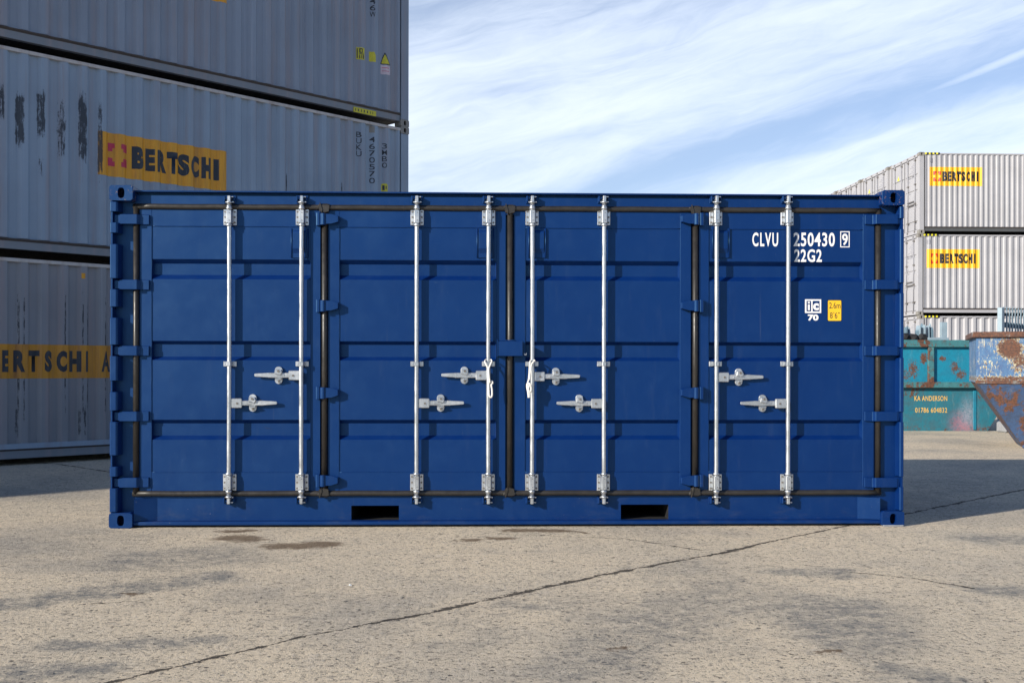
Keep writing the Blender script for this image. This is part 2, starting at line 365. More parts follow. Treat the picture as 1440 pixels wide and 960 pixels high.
# ------------------------------------------------------------------ mesh builder
class MB:
    def __init__(s): s.bm = bmesh.new()
    def poly(s, faces_pts):
        for f in faces_pts: s.bm.faces.new([s.bm.verts.new(p) for p in f])
        return s
    def box(s, x0, x1, y0, y1, z0, z1, bev=0, seg=1):
        b = bmesh.new()
        vv = [b.verts.new((x, y, z)) for z in (z0, z1) for y in (y0, y1) for x in (x0, x1)]
        for f in ((0,2,3,1),(4,5,7,6),(0,1,5,4),(2,6,7,3),(0,4,6,2),(1,3,7,5)): b.faces.new([vv[i] for i in f])
        if bev: bmesh.ops.bevel(b, geom=list(b.edges), offset=bev, segments=seg, affect='EDGES', profile=.5)
        s.merge(b); return s
    def prism(s, pts, axis, a, b_, bev=0):
        # pts: 2D outline; axis: extrude axis ('x': pts=(y,z), 'y': pts=(x,z), 'z': pts=(x,y))
        def P(p, t): return {'x': (t, p[0], p[1]), 'y': (p[0], t, p[1]), 'z': (p[0], p[1], t)}[axis]
        b = bmesh.new(); A = [b.verts.new(P(p, a)) for p in pts]; B = [b.verts.new(P(p, b_)) for p in pts]
        b.faces.new(A); b.faces.new(B[::-1])
        for i in range(len(pts)):
            j = (i+1) % len(pts); b.faces.new((A[i], B[i], B[j], A[j]))
        if bev: bmesh.ops.bevel(b, geom=list(b.edges), offset=bev, segments=1, affect='EDGES', profile=.5)
        bmesh.ops.recalc_face_normals(b, faces=b.faces); s.merge(b); return s
    def tube(s, pts, r, n=12, cap=True):
        pts = [Vector(p) for p in pts]; b = bmesh.new(); rings = []
        rs = r if hasattr(r, '__len__') else [r]*len(pts)
        up = None
        for i, p in enumerate(pts):
            tg = (pts[min(i+1, len(pts)-1)]-pts[max(i-1, 0)]).normalized()
            if up is None: up = Vector((0, 1, 0)) if abs(tg.y) < .9 else Vector((1, 0, 0))
            u = (up - tg*up.dot(tg)).normalized(); up = u; w_ = tg.cross(u)
            rings.append([b.verts.new(p + (u*math.cos(2*math.pi*k/n) + w_*math.sin(2*math.pi*k/n))*rs[i]) for k in range(n)])
        for i in range(len(rings)-1):
            for k in range(n):
                f = b.faces.new((rings[i][k], rings[i][(k+1)%n], rings[i+1][(k+1)%n], rings[i+1][k])); f.smooth = True
        if cap: b.faces.new(rings[0][::-1]); b.faces.new(rings[-1])
        s.merge(b); return s
    mi = 0
    def merge(s, b):
        for f in b.faces: f.material_index = s.mi
        me = bpy.data.meshes.new('tmp'); b.to_mesh(me); b.free(); s.bm.from_mesh(me); bpy.data.meshes.remove(me)
    def build(s, name, m, parent=None):
        bmesh.ops.recalc_face_normals(s.bm, faces=s.bm.faces)
        me = bpy.data.meshes.new(name); s.bm.to_mesh(me); s.bm.free()
        if isinstance(m, (list, tuple)):
            for q in m: me.materials.append(q)
            m = m[0]
        return link(name, me, m, parent)
def thing(name, label, cat, loc, rz=0, group=None):
    o = bpy.data.objects.new(name, None); C.objects.link(o); o.empty_display_size = .3
    o.location = loc; o.rotation_euler = (0, 0, rz); o['label'] = label; o['category'] = cat
    if group: o['group'] = group
    return o
def tag(o, label, cat, group=None):
    o['label'] = label; o['category'] = cat
    if group: o['group'] = group
    return o
def copy_tree(o, parent=None):
    c = o.copy(); C.objects.link(c); c.parent = parent
    for ch in [q for q in bpy.data.objects if q.parent == o]: copy_tree(ch, c)
    return c

# flat lettering / shapes in an x-z plane, kept as a triangulated sheet
def text_bm(body, x0, x1, z0, z1, bold=.0, spacing=1.0):
    cu = bpy.data.curves.new('txt', 'FONT'); cu.body = body; cu.size = 1; cu.offset = bold; cu.space_character = spacing
    cu.resolution_u = 4; o = bpy.data.objects.new('txt', cu); C.objects.link(o)
    bpy.context.view_layer.update()
    me = bpy.data.meshes.new_from_object(o.evaluated_get(bpy.context.evaluated_depsgraph_get()))
    bpy.data.objects.remove(o); bpy.data.curves.remove(cu)
    b = bmesh.new(); b.from_mesh(me); bpy.data.meshes.remove(me)
    ax = [v.co.x for v in b.verts]; ay = [v.co.y for v in b.verts]
    a0, a1, c0, c1 = min(ax), max(ax), min(ay), max(ay)
    for v in b.verts: v.co = ((v.co.x-a0)/(a1-a0)*(x1-x0)+x0, 0, (v.co.y-c0)/(c1-c0)*(z1-z0)+z0)
    return b
def shape_bm(polys):
    b = bmesh.new()
    for p in polys: b.faces.new([b.verts.new((x, 0, z)) for x, z in p])
    return b
def rect(x0, x1, z0, z1): return [(x0, z0), (x1, z0), (x1, z1), (x0, z1)]
def join(bs):
    r = bmesh.new()
    for b in bs:
        me = bpy.data.meshes.new('t'); b.to_mesh(me); b.free(); r.from_mesh(me); bpy.data.meshes.remove(me)
    return r
def conform(b, brks, prof, lift, name, m, parent):
    xs_ = [v.co.x for v in b.verts]; lo, hi = min(xs_), max(xs_)
    for k in brks:
        if lo < k < hi:
            bmesh.ops.bisect_plane(b, geom=list(b.verts)+list(b.edges)+list(b.faces), plane_co=(k, 0, 0), plane_no=(1, 0, 0))
    for v in b.verts: v.co.y = prof(v.co.x)-lift
    for f in b.faces:
        f.normal_update()
        if f.normal.y > 0: f.normal_flip()
    me = bpy.data.meshes.new(name); b.to_mesh(me); b.free(); return link(name, me, m, parent)
def flat(b, y, name, m, parent): return conform(b, [], lambda x: y, 0, name, m, parent)

# ISO corner casting with a rounded face and a real oblong hole; local: x 0..w, z 0..h, y 0..d (front at y=0)
def casting_bm(mb, x0, z0, y0=0, w=.178, h=.118, d=.162, holex=.5, flip=1):
    n = 32; r = .016
    def rr(a):   # rounded rectangle, direction a
        cx, cz = math.cos(a), math.sin(a); hw, hh = w/2, h/2
        k = min(hw/max(1e-6, abs(cx)), hh/max(1e-6, abs(cz))); x, z = cx*k, cz*k
        ex, ez = max(0, abs(x)-(hw-r)), max(0, abs(z)-(hh-r))
        if ex > 0 and ez > 0:
            l = math.hypot(ex, ez)
            if l > r: x = math.copysign(hw-r+ex/l*r, x); z = math.copysign(hh-r+ez/l*r, z)
        return x, z
    def ov(a):
        hw, hh = .026, .040; return (hw*math.copysign(abs(math.cos(a))**.75, math.cos(a))+(holex-.5)*w, hh*math.copysign(abs(math.sin(a))**.75, math.sin(a)))
    b = bmesh.new(); cx, cz = x0+w/2, z0+h/2
    A = [2*math.pi*i/n+.1 for i in range(n)]
    def ring(fn, y, s=1): return [b.verts.new((cx+fn(a)[0]*s, y0+y, cz+fn(a)[1]*s)) for a in A]
    o0 = ring(rr, .004); o00 = ring(rr, 0, .965); o1 = ring(rr, d); i0 = ring(ov, 0); i1 = ring(ov, .03)
    i2 = ring(lambda a: (rr(a)[0]*.75, rr(a)[1]*.72), .031); i3 = ring(lambda a: (rr(a)[0]*.75, rr(a)[1]*.72), d*.8)
    def br(P, Q):
        for k in range(n): b.faces.new((P[k], P[(k+1)%n], Q[(k+1)%n], Q[k]))
    br(o00, o0); br(o0, o1); br(i0, o00); br(i1, i0); br(i2, i1); br(i3, i2); b.faces.new(i3); b.faces.new(o1[::-1])
    mb.merge(b)

# ------------------------------------------------------------------ grey box containers
HC = 2.591; WC = 2.438
def corr(L, pitch, x0=.19, inset=.012, depth=.042):
    depth = min(depth, .15*pitch) if pitch < .24 else depth
    n = max(1, round((L-2*x0)/pitch)); p = (L-2*x0)/n
    a, s1, c = .31*p, .175*p, .34*p
    brk = [x0]
    for i in range(n):
        q = x0+i*p; brk += [q+a*.5, q+a*.5+s1, q+a*.5+s1+c, q+a*.5+2*s1+c]
    brk.append(L-x0)
    def prof(x):
        if x <= x0 or x >= L-x0: return inset
        u = (x-x0) % p
        if u < a/2 or u > a/2+2*s1+c: return inset
        if u < a/2+s1: return inset+depth*(u-a/2)/s1
        if u < a/2+s1+c: return inset+depth
        return inset+depth*(1-(u-a/2-s1-c)/s1)
    return sorted(set(round(k, 6) for k in brk)), prof
CACHE = {}
def grey_container(key, label, loc, rz, L, pitch, m, mtop, mbot, mcast, group, doors=False, rail_h=.13, extras=None, name='shipping_container'):
    if key in CACHE:
        c = copy_tree(CACHE[key]); c.location = loc; c.rotation_euler = (0, 0, rz); c['label'] = label; c['group'] = group
        return c
    t = thing(name, label, 'container', loc, rz, group); CACHE[key] = t
    brk, prof = corr(L, pitch)
    zt, zb = HC-.075, .07+rail_h
    def sheet(fn, flip=False):
        b = MB(); pr = [(x, prof(x)) for x in brk]
        for (xa, ya), (xb, yb) in zip(pr, pr[1:]):
            P = [(xa, fn(ya), zb), (xb, fn(yb), zb), (xb, fn(yb), zt), (xa, fn(ya), zt)]
            b.bm.faces.new([b.bm.verts.new(p) for p in P])
        return b
    sheet(lambda y: y).build('side_panel', m, t)
    sheet(lambda y: WC-y).build('side_panel', m, t)
    for y0, y1, yy in ((.006, .07, 0), (WC-.07, WC-.006, 1)):
        b = MB(); b.box(.178, L-.178, y0, y1, HC-.075, HC-.030, .003); b.build('top_rail', mtop, t)
        b = MB()
        if yy == 0:
            b.prism([(.03, .085), (.03, .18), (.11, .18), (.11, .085)], 'x', .178, L-.178)
        else: b.box(.178, L-.178, WC-.11, WC-.01, .062, .062+rail_h)
        rl_ = b.build('bottom_rail', mbot, t)
        if yy == 0:
            b = MB(); b.prism([(.003, .203), (.003, .062+rail_h), (.11, .062+rail_h), (.11, .1805), (.029, .1805)], 'x', .1785, L-.1785); b.build('rail_lip', M['lip'], rl_)
    for x in (0, L-.178):
        for y in (0, WC-.162):
            b = MB(); xx = x if x == 0 else L
            sg = 1 if x == 0 else -1
            xa, xb = (.006, .165) if x == 0 else (L-.165, L-.006)
            ya, yb = (.006, .14) if y == 0 else (WC-.14, WC-.006)
            b.box(xa, xb, ya, yb, .118, HC-.118, .006); b.build('corner_post', m, t)
    b = MB(); b.box(.1, L-.1, .05, WC-.05, HC-.045, HC-.034)
    k = .35
    while k < L-.35: b.box(k, k+.1, .09, WC-.09, HC-.0335, HC-.022); k += .22
    b.build('roof', m, t)
    b = MB(); b.box(.15, L-.15, .12, WC-.12, .10, .16); b.build('floor', M['dark'], t)
    for z in (0, HC-.118):
        for x in (0, L-.178):
            b = MB(); casting_bm(b, x, z); b.build('corner_casting', mcast, t)
            b = MB(); b.box(x+.002, x+.176, WC-.162, WC-.002, z+.001, z+.117, .008); b.build('corner_casting', mcast, t)
    # far end wall
    b = MB(); b.box(L-.06, L-.03, .12, WC-.12, .12, HC-.12)
    z = .3
    while z < HC-.3: b.box(L-.03, L-.012, .16, WC-.16, z, z+.12, .008); z += .28
    b.build('end_wall', m, t)
    # near end: doors or wall (faces local -x)
    if not doors:
        b = MB(); b.box(.03, .06, .12, WC-.12, .12, HC-.12)
        z = .3
        while z < HC-.3: b.box(.012, .03, .16, WC-.16, z, z+.12, .008); z += .28
        b.build('end_wall', m, t)
    else:
        b = MB(); b.box(.012, .08, .15, WC-.15, .02, .14); b.build('door_sill', m, t)
        b = MB(); b.box(.012, .08, .15, WC-.15, HC-.118, HC-.02); b.build('door_header', m, t)
        for k in range(2):
            ya, yb = (.15, WC/2-.006) if k == 0 else (WC/2+.006, WC-.15)
            b = MB(); b.box(.062, .085, ya, yb, .15, HC-.125)
            for z0, z1 in ((.155, .36), (.44, .86), (.94, 1.36), (1.44, 1.86), (1.94, HC-.13)): b.box(.04, .0625, ya+.06, yb-.06, z0, z1, .012)
            b.box(.036, .063, ya, ya+.06, .15, HC-.125); b.box(.036, .063, yb-.06, yb, .15, HC-.125)
            dr = b.build('door', m, t)
            sm = MB()
            for y in (ya-.008, yb-.004): sm.box(.028, .05, y, y+.012, .16, HC-.13)
            sm.build('door_seal', M['dark'], dr)
            for q, y in enumerate((ya+.22, yb-.28)):
                bb = MB(); bb.tube([(.012, y, .05), (.012, y, HC-.05)], .015, 8); bb.build('lock_bar', M['mark_grey'], dr)
                bb = MB()
                for z in (.10, .42, 1.0, 1.62, HC-.2, HC-.07): bb.box(.0, .036, y-.05, y+.05, z-.022, z+.022)
                bb.build('bar_bracket', M['bolt'], dr)
            bb = MB(); bb.box(-.004, .008, ya+.2, ya+.72, .97, 1.0); bb.box(-.004, .008, yb-.8, yb-.28, 1.07, 1.10); bb.build('handle', M['bolt'], dr)
            if k == 0:
                bb = MB()
                for r_ in range(9): bb.box(.0385, .0395, ya+.32, ya+.32+.12+.1*((r_*7)%3), HC-.30-.055*r_, HC-.275-.055*r_)
                for r_ in range(8): bb.box(.0385, .0395, ya+.66, ya+.70+.07*((r_*5)%3), HC-.60-.13*r_, HC-.55-.13*r_)
                bb.build('door_print', M['mark_grey'], dr)
            else:
                bb = MB(); bb.prism([(ya+.45, HC-.62), (ya+.62, HC-.62), (ya+.535, HC-.47)], 'x', .0385, .0395); bb.build('warning_mark', M['yel_bright'], dr)
    if extras: extras(t, brk, prof)
    return t

def logo(parent, brk, prof, x0, x1, z0, z1, my, mt, mr, lift):
    W, Hh = x1-x0, z1-z0
    p = conform(shape_bm([rect(x0, x1, z0, z1)]), brk, prof, lift, 'logo_panel', my, parent)
    a0, a1 = x0+.075*W, x0+.212*W; c0, c1 = z0+.24*Hh, z0+.77*Hh; th = .034*W; l = .36
    P = []
    for sx, xe in ((1, a0), (-1, a1)):
        for sz, ze in ((1, c0), (-1, c1)):
            xr = sorted((xe, xe+sx*(a1-a0)*l)); zr = sorted((ze, ze+sz*(c1-c0)*l))
            zz = sorted((ze, ze+sz*th)); P.append(rect(xr[0], xr[1], zz[0], zz[1]))
            xx = sorted((xe, xe+sx*th)); z2 = sorted((ze+sz*th, ze+sz*(c1-c0)*l)); P.append(rect(xx[0], xx[1], z2[0], z2[1]))
    conform(shape_bm(P), brk, prof, lift*2, 'bracket_emblem', mr, p)
    CELL = (('B', .25, .335), ('E', .352, .415), ('R', .434, .512), ('T', .516, .598), ('S', .603, .684), ('C', .699, .773), ('H', .789, .869), ('I', .892, .930))
    conform(join([text_bm(ch, x0+a*W, x0+b_*W, z0+.245*Hh, z0+.77*Hh, .085 if ch in 'THI' else .066) for ch, a, b_ in CELL]), brk, prof, lift*2.2, 'lettering', mt, p)
    return p
def vtext(parent, brk, prof, s, xc, ztop, ch, cw, lift, m, gap=.25, name='marking'):
    bs = []
    for i, ch_ in enumerate(s):
        if ch_ == ' ': continue
        z1 = ztop-i*ch*(1+gap)
        ww = cw*(.3 if ch_ in '1I' else 1)
        bs.append(text_bm(ch_, xc-ww/2, xc+ww/2, z1-ch, z1, .01))
    conform(join(bs), brk, prof, lift, name, m, parent)

# ---- left stack: its long side runs back and to the right
LANG = R(45.4); LC, LS = math.cos(LANG), math.sin(LANG)
L30 = 9.125
END = Vector((-1.706, 17.65, 0))                       # far right corner of the faces
ORG = END - Vector((LC, LS, 0))*L30
GL = 'grey containers stacked on the left'
def uxl(px):
    s_ = 115.0*(2200-px)/2200; return L30-(17.65-F/s_)/LS
def add_scuffs(m, specs):
    t = N(m.node_tree); b = m.node_tree.nodes['Principled BSDF']; v = oc(t)
    src = b.inputs['Base Color'].links[0].from_socket
    n1 = t.noise(t.mapping(v, (70, 70, 3.0)), 1.0, 8, .8, .4); n2 = t.noise(t.mapping(v, (20, 20, 9), (2, 0, 5)), 1.0, 7, .8)
    n = t.m('ADD', t.m('MULTIPLY', n1, .5), t.m('MULTIPLY', n2, .5)); tot = None
    X_, Y_, Z_ = t.sep(v)
    for (x, z0, z1, w_, k) in specs:
        a = t.ramp(t.m('ABSOLUTE', t.m('SUBTRACT', X_, x)), w_*.55, w_*1.25, 1, 0)
        zc, hz = (z0+z1)/2, (z1-z0)/2
        bb = t.ramp(t.m('ABSOLUTE', t.m('SUBTRACT', Z_, zc)), hz*.5, hz*1.1, 1, 0)
        q = t.m('MULTIPLY', t.m('MULTIPLY', a, bb), k); tot = q if tot is None else t.m('MAXIMUM', tot, q)
    msk = t.ramp(t.m('ADD', n, t.m('MULTIPLY', tot, .17)), .60, .66)
    msk = t.m('MULTIPLY', msk, t.ramp(tot, .0, .08))
    c = t.mix(t.m('MULTIPLY', msk, .93), src, (.018, .024, .036)); t.put(b.inputs['Base Color'], c)
SC = [(uxl(1), 1.55, 2.15, .035, .8), (uxl(27), 1.28, 2.08, .055, 1.15), (uxl(57), 1.45, 2.16, .05, 1.05), (uxl(85.5), 1.2, 2.12, .05, .75),
      (uxl(86), 1.62, 1.80, .06, .8), (uxl(115.5), 1.2, 2.25, .06, 1.1), (uxl(140), .95, 2.2, .03, .9), (uxl(404), 1.1, 1.6, .012, .9),
      (uxl(482), .9, 1.62, .014, 1), (uxl(536), .9, 1.45, .022, 1), (uxl(57), .95, 1.3, .03, .6), (uxl(318), 1.1, 1.5, .014, .8)]
M['grey_scuffed'] = grey_paint('scuffed_grey_paint', (.28, .36, .46), .6, .5); add_scuffs(M['grey_scuffed'], SC)
add_scuffs(M['yel_old'], [(uxl(140), .95, 2.2, .035, 1.1)])
SL_ = [(uxl(q), .35, 2.35, .012, .8) for q in (26, 33, 91, 116, 123, 148)]+[(uxl(q), .3, .75, .02, .8) for q in (24, 112, 119)]
M['grey_low'] = grey_paint('rust_streaked_grey_paint', (.25, .262, .29), .9, 1.0); add_scuffs(M['grey_low'], SL_)
def ex_low(t, brk, prof):
    z0, z1 = 1.075, 1.50
    x0 = L30-(17.65-13.04)/LS-1.2
    p = conform(shape_bm([rect(x0, L30-2.6, z0, z1)]), brk, prof, .0015, 'logo_band', M['yel_low'], t)
    # letter cells measured along the wall (distance from the far corner)
    def ux(px):
        s = 115.0*(2200-px)/2200; return L30-(17.65-F/s)/LS
    bs = []
    for ch, a, b_ in (('B', -20, -7), ('E', 2, 12), ('R', 19.5, 34.5), ('T', 40, 55.5), ('S', 62, 74), ('C', 80.5, 93.5), ('H', 98, 113.5), ('I', 120, 124), ('A', 142, 156), ('G', 162, 174)):
        bs.append(text_bm(ch, ux(a), ux(b_), 1.155, 1.425, .03 if ch == 'A' else .06))
    conform(join(bs), brk, prof, .003, 'lettering', M['blk_old'], p)
    conform(shape_bm([rect(ux(113.5), ux(119), 2.36, 2.43)]), brk, prof, .002, 'yellow_label', M['yel_old'], t)
    rb = MB(); rb.box(.178, L30-.178, .0005, .0125, .205, .27); rb.build('patched_strip', M['grey_mid'], t)
def ex_mid(t, brk, prof):
    logo(t, brk, prof, L30-5.25, L30-3.36, 1.14, 1.712, M['yel_old'], M['blk_old'], M['red'], .0015)
    def ux(px):
        s = 115.0*(2200-px)/2200; return L30-(17.65-F/s)/LS
    vtext(t, brk, prof, 'BUKU', ux(505), 2.37, .085, .075, .002, M['blk_old'], .2)
    vtext(t, brk, prof, '4670570', ux(523.5), 2.33, .088, .08, .002, M['blk_old'], .25)
    vtext(t, brk, prof, '3MB0', ux(541), 2.26, .085, .07, .002, M['blk_old'], .22)
    s = conform(shape_bm([[(ux(537.5), 1.48), (ux(544.5), 1.48), (ux(544.5), 1.59), (ux(543), 1.61), (ux(539), 1.61), (ux(537.5), 1.59)]]), brk, prof, .002, 'height_sign', M['sign_yel'], t)
    conform(shape_bm([rect(ux(539), ux(541), 1.50, 1.58), rect(ux(541.8), ux(543), 1.52, 1.57)]), brk, prof, .004, 'lettering', M['blk_old'], s)
    conform(shape_bm([rect(ux(520.5), ux(526), 2.395, 2.50)]), brk, prof, .003, 'grille_cover', M['casting'], t)
def ex_top(t, brk, prof):
    logo(t, brk, prof, L30-5.25, L30-3.36, 1.235, 1.80, M['yel_old'], M['blk_old'], M['red'], .0015)
    def ux(px):
        s = 115.0*(2200-px)/2200; return L30-(17.65-F/s)/LS
    def sgn(a, b_, z0, z1, nm, m): return conform(shape_bm([rect(ux(a), ux(b_), z0, z1)]), brk, prof, .002, nm, m, t)
    def zz(px, py): s = 115.0*(2200-px)/2200; return H+(HY-py)/s-2*HC
    s = sgn(502, 511.5, zz(507, 84), zz(507, 67), 'height_sign', M['sign_yel'])
    z0, z1 = zz(507, 84), zz(507, 67); q = (z1-z0)
    x0, x1 = ux(502), ux(511.5); w_ = x1-x0
    conform(shape_bm([rect(x0+w_*.08, x0+w_*.22, z0+.1*q, z1-.1*q), rect(x0+w_*.36, x0+w_*.46, z0+.55*q, z0+.92*q), rect(x0+w_*.62, x0+w_*.72, z0+.55*q, z0+.92*q),
        rect(x0+w_*.46, x0+w_*.62, z0+.84*q, z0+.92*q), rect(x0+w_*.46, x0+w_*.62, z0+.55*q, z0+.63*q), rect(x0+w_*.36, x0+w_*.9, z0+.44*q, z0+.5*q),
        rect(x0+w_*.36, x0+w_*.44, z0+.08*q, z0+.4*q), rect(x0+w_*.55, x0+w_*.63, z0+.08*q, z0+.4*q), rect(x0+w_*.76, x0+w_*.9, z0+.08*q, z0+.4*q)]), brk, prof, .004, 'lettering', M['blk_old'], s)
    z0, z1 = zz(524, 87), zz(524, 73)
    conform(shape_bm([[(ux(520), z0), (ux(527.5), z0), (ux(527.5), z1-.05), (ux(525.5), z1), (ux(520), z1)]]), brk, prof, .002, 'door_sign', M['sign_yel'], t)
    tr = conform(shape_bm([[(ux(536), zz(542, 91)), (ux(548), zz(542, 91)), (ux(541), zz(542, 74))]]), brk, prof, .002, 'warning_sign', M['blk_old'], t)
    conform(shape_bm([[(ux(537.4), zz(542, 90)), (ux(546.8), zz(542, 90)), (ux(541), zz(542, 77))]]), brk, prof, .004, 'yellow_face', M['sign_yel'], tr)
    pk = sgn(536.5, 547.5, zz(542, 105), zz(542, 92), 'notice_label', M['sign_pink'])
    conform(shape_bm([rect(ux(538), ux(546), zz(542, 96), zz(542, 95.3)), rect(ux(538), ux(546), zz(542, 100.5), zz(542, 99.9))]), brk, prof, .004, 'print', M['red'], pk)
    vtext(t, brk, prof, 'BUKU 46W', ux(524), zz(524, 24)+.088*1.2*8-.02, .088, .08, .002, M['blk_old'], .2)
    # yellow strip on the bottom rail
    b = MB(); b.box(ux(497), ux(528.5), .018, .0285, .075, .155); yl = b.build('rail_label', M['sign_yel'], t)
    bs = []; r = random.Random(3); x = ux(499)
    while x < ux(526):
        ww = r.uniform(.02, .05); b2 = rect(x, x+ww*.5, .095, .135); bs.append(b2); x += ww+.025
    flat(shape_bm(bs), .0165, 'print', M['blk_old'], yl)
levels = [('left_low', 'lowest grey container at left with widely spaced black letters on an orange band', M['grey_low'], M['rail_pale'], M['grey_old'], ex_low),
          ('left_mid', 'middle container of the left stack with black scuffs and an orange logo panel', M['grey_scuffed'], M['rail_pale'], M['rail_dark'], ex_mid),
          ('left_top', 'topmost container of the left stack with yellow warning signs near its corner', M['grey_old'], M['rail_rust'], M['rail_dark'], ex_top)]
M['rail_left'] = grey_paint('left_rail_paint', (.20, .225, .26), .6, .5)
for k, (key, lab, m, mt, mb_, ex) in enumerate(levels):
    grey_container(key, lab, ORG+Vector((0, 0, k*HC)), LANG, L30, .252, m, mt, M['rail_left'], M['casting'], GL, False, .15, ex)
# the row goes on beyond the left edge (its shadow falls on the yard)
for j in range(1, 4):
    for k in range(3):
        o = ORG - Vector((LC, LS, 0))*(L30+.12)*j + Vector((0, 0, k*HC))
        grey_container('left_plain', 'plain grey container of the row continuing towards the camera at far left', o, LANG, L30, .252, M['grey_old'], M['rail_rust'], M['rail_left'], M['casting'], GL)

# ---- right stack: fronts face us, door ends face left, the row goes straight back
RANG = R(2.0); RC, RS = math.cos(RANG), math.sin(RANG)
RO = Vector((12.93, 33.9, .32)); GR = 'light grey containers stacked on the right'
def ex_right(px0, z0, z1, pitch):
    def fn(t, brk, prof):
        if px0:
            logo(t, brk, prof, px0, px0+1.70, z0, z1, M['yel_new'], M['black'], M['redor'], .004)
            conform(shape_bm([rect(px0+.0, px0+.10, 2.27, 2.40)]), brk, prof, .012, 'small_plate', M['mark_grey'], t)
        hz = MB()
        for i in range(4): hz.box(.19+i*.12, .245+i*.12, -.004, .005, HC-.07, HC-.016)
        hs = hz.build('hazard_stripe', M['yel_bright'], t)
        hz = MB()
        for i in range(4): hz.box(.246+i*.12, .309+i*.12, -.003, .005, HC-.07, HC-.016)
        hz.build('black_bar', M['black'], hs)
    return fn
L40 = 12.192
spec = {2: ('right_top', .168, M['rail_dark'], ex_right(.34, 1.52, 2.12, 0)), 1: ('right_mid', .202, M['grey_new'], ex_right(.30, 1.50, 2.10, 0)), 0: ('right_low', .268, M['grey_new'], ex_right(0, 0, 0, 0))}
rows = ['front row', 'second row', 'third row', 'fourth row', 'fifth row']
for j in range(5):
    for k in range(3):
        p = RO + Vector((-RS, RC, 0))*2.5*j + Vector((0, 0, k*HC)) + (Vector((-.04, 0, 0)) if (j, k) == (0, 1) else Vector((-.05*j*(k == 2), 0, 0)))
        if j == 0:
            lab = ['lowest light grey container at right behind the skips, without an orange logo', 'light grey container at right with orange logo panel, second from the top', 'topmost front light grey container at right with orange logo panel, against the sky'][k]
            key, pit, mb_, ex = spec[k]
        else:
            nth = ['', 'second', 'third', 'fourth', 'fifth'][j]
            lab = '%s of the light grey containers at right counted backwards, door end showing, %s layer' % (nth, ['lowest', 'middle', 'top'][k])
            key, pit, mb_, ex = 'right_plain', .202, M['grey_new'], None
        grey_container(key, lab, p, RANG, L40, pit, M['grey_new'], M['grey_new'], mb_, M['casting'], GR, True, .16, ex)

# ------------------------------------------------------------------ the blue side-opening container
PSI = 0.0288; PC, PS = math.cos(PSI), math.sin(PSI)
BO = Vector((-3.043, 8.05, 0)); LB = 6.075
def U(px, v=0.0, py=500):          # photo column -> metres along the front, for a surface v behind the front plane
    px, _ = unroll(px, py); k = (px-CX)/F
    return ((BO.y+v*PC)*k - BO.x + v*PS)/(PC-k*PS)
def ZZ(py, px, v=0.0):
    u = U(px, v, py); dep = BO.y+u*PS+v*PC; _, y = unroll(px, py); return H+(HY-y)*dep/F
DF = .075                          # door face depth
bc = thing('blue_shipping_container', 'dark blue shipping container with four side doors and galvanised locking bars', 'container', BO, PSI)
# corner castings
def cast_part(x, z, name_m):
    b = MB(); casting_bm(b, x, z); b.build('corner_casting', name_m, bc)
for x in (0, LB-.178):
    for z in (0, HC-.118):
        cast_part(x, z, M['blue_worn'] if z else M['blue_edge'])
        b = MB(); b.box(x, x+.178, WC-.162, WC, z, z+.118, .01); b.build('corner_casting', M['blue'], bc)
b = MB(); b.box(LB-.170, LB-.01, -.012, .02, -.0005+.001, .012, .003); b.build('pale_scrape', M['concrete_block'], bc)
blocks_r = [(283.5, 300.5), (316, 393), (408, 486), (501, 578.5), (593, 671.5), (686.5, 720)]
# corner posts: recessed plate + outer lip + hinge blocks
blocks = [(283.5, 297), (312.5, 327), (343, 391), (406.5, 431), (446.5, 484.5), (500.5, 535), (551, 577), (593, 640), (656, 670), (686.5, 720)]
for side in (0, 1):
    mx = (lambda u: u) if side == 0 else (lambda u: LB-u)
    def bx(b, x0, x1, *a, **k):
        p, q = sorted((mx(x0), mx(x1))); b.box(p, q, *a, **k)
    b = MB(); bx(b, .012, .23, DF+.012, .26, .118, HC-.118)
    bx(b, .010, .022, .012, .2, .118, HC-.118)
    b.build('corner_post', M['blue'], bc)
    for (a, c) in (blocks if side == 0 else blocks_r):
        z1, z0 = ZZ(a, 160, .0), ZZ(c, 160, .0)
        z0 = max(z0, .1185); z1 = min(z1, HC-.1185)
        b = MB(); pts = [(.024, .09), (.004, .09), (.004, .010), (.010, .004), (.050, .004), (.062, .012), (.075, .088)] if side == 0 else [(.022, .09), (.004, .09), (.004, .010), (.010, .004), (.030, .004), (.038, .012), (.044, .088)]
        b.prism([(mx(p[0]), p[1]) for p in pts], 'z', z0, z1, .002); b.build('hinge_block', M['blue_edge'], bc)
# rails
b = MB()
zt0, zt1 = ZZ(298, 640, DF), ZZ(270.5, 640, .05)
b.box(.17, LB-.17, DF+.004, .2, zt0-.02, zt1-.034)
b.box(.17, LB-.17, DF+.03, .2, zt1-.034, zt1-.012)
b.box(.17, LB-.17, DF-.03, .2, zt1-.012, zt1, .003)
b.build('top_rail', M['blue'], bc)
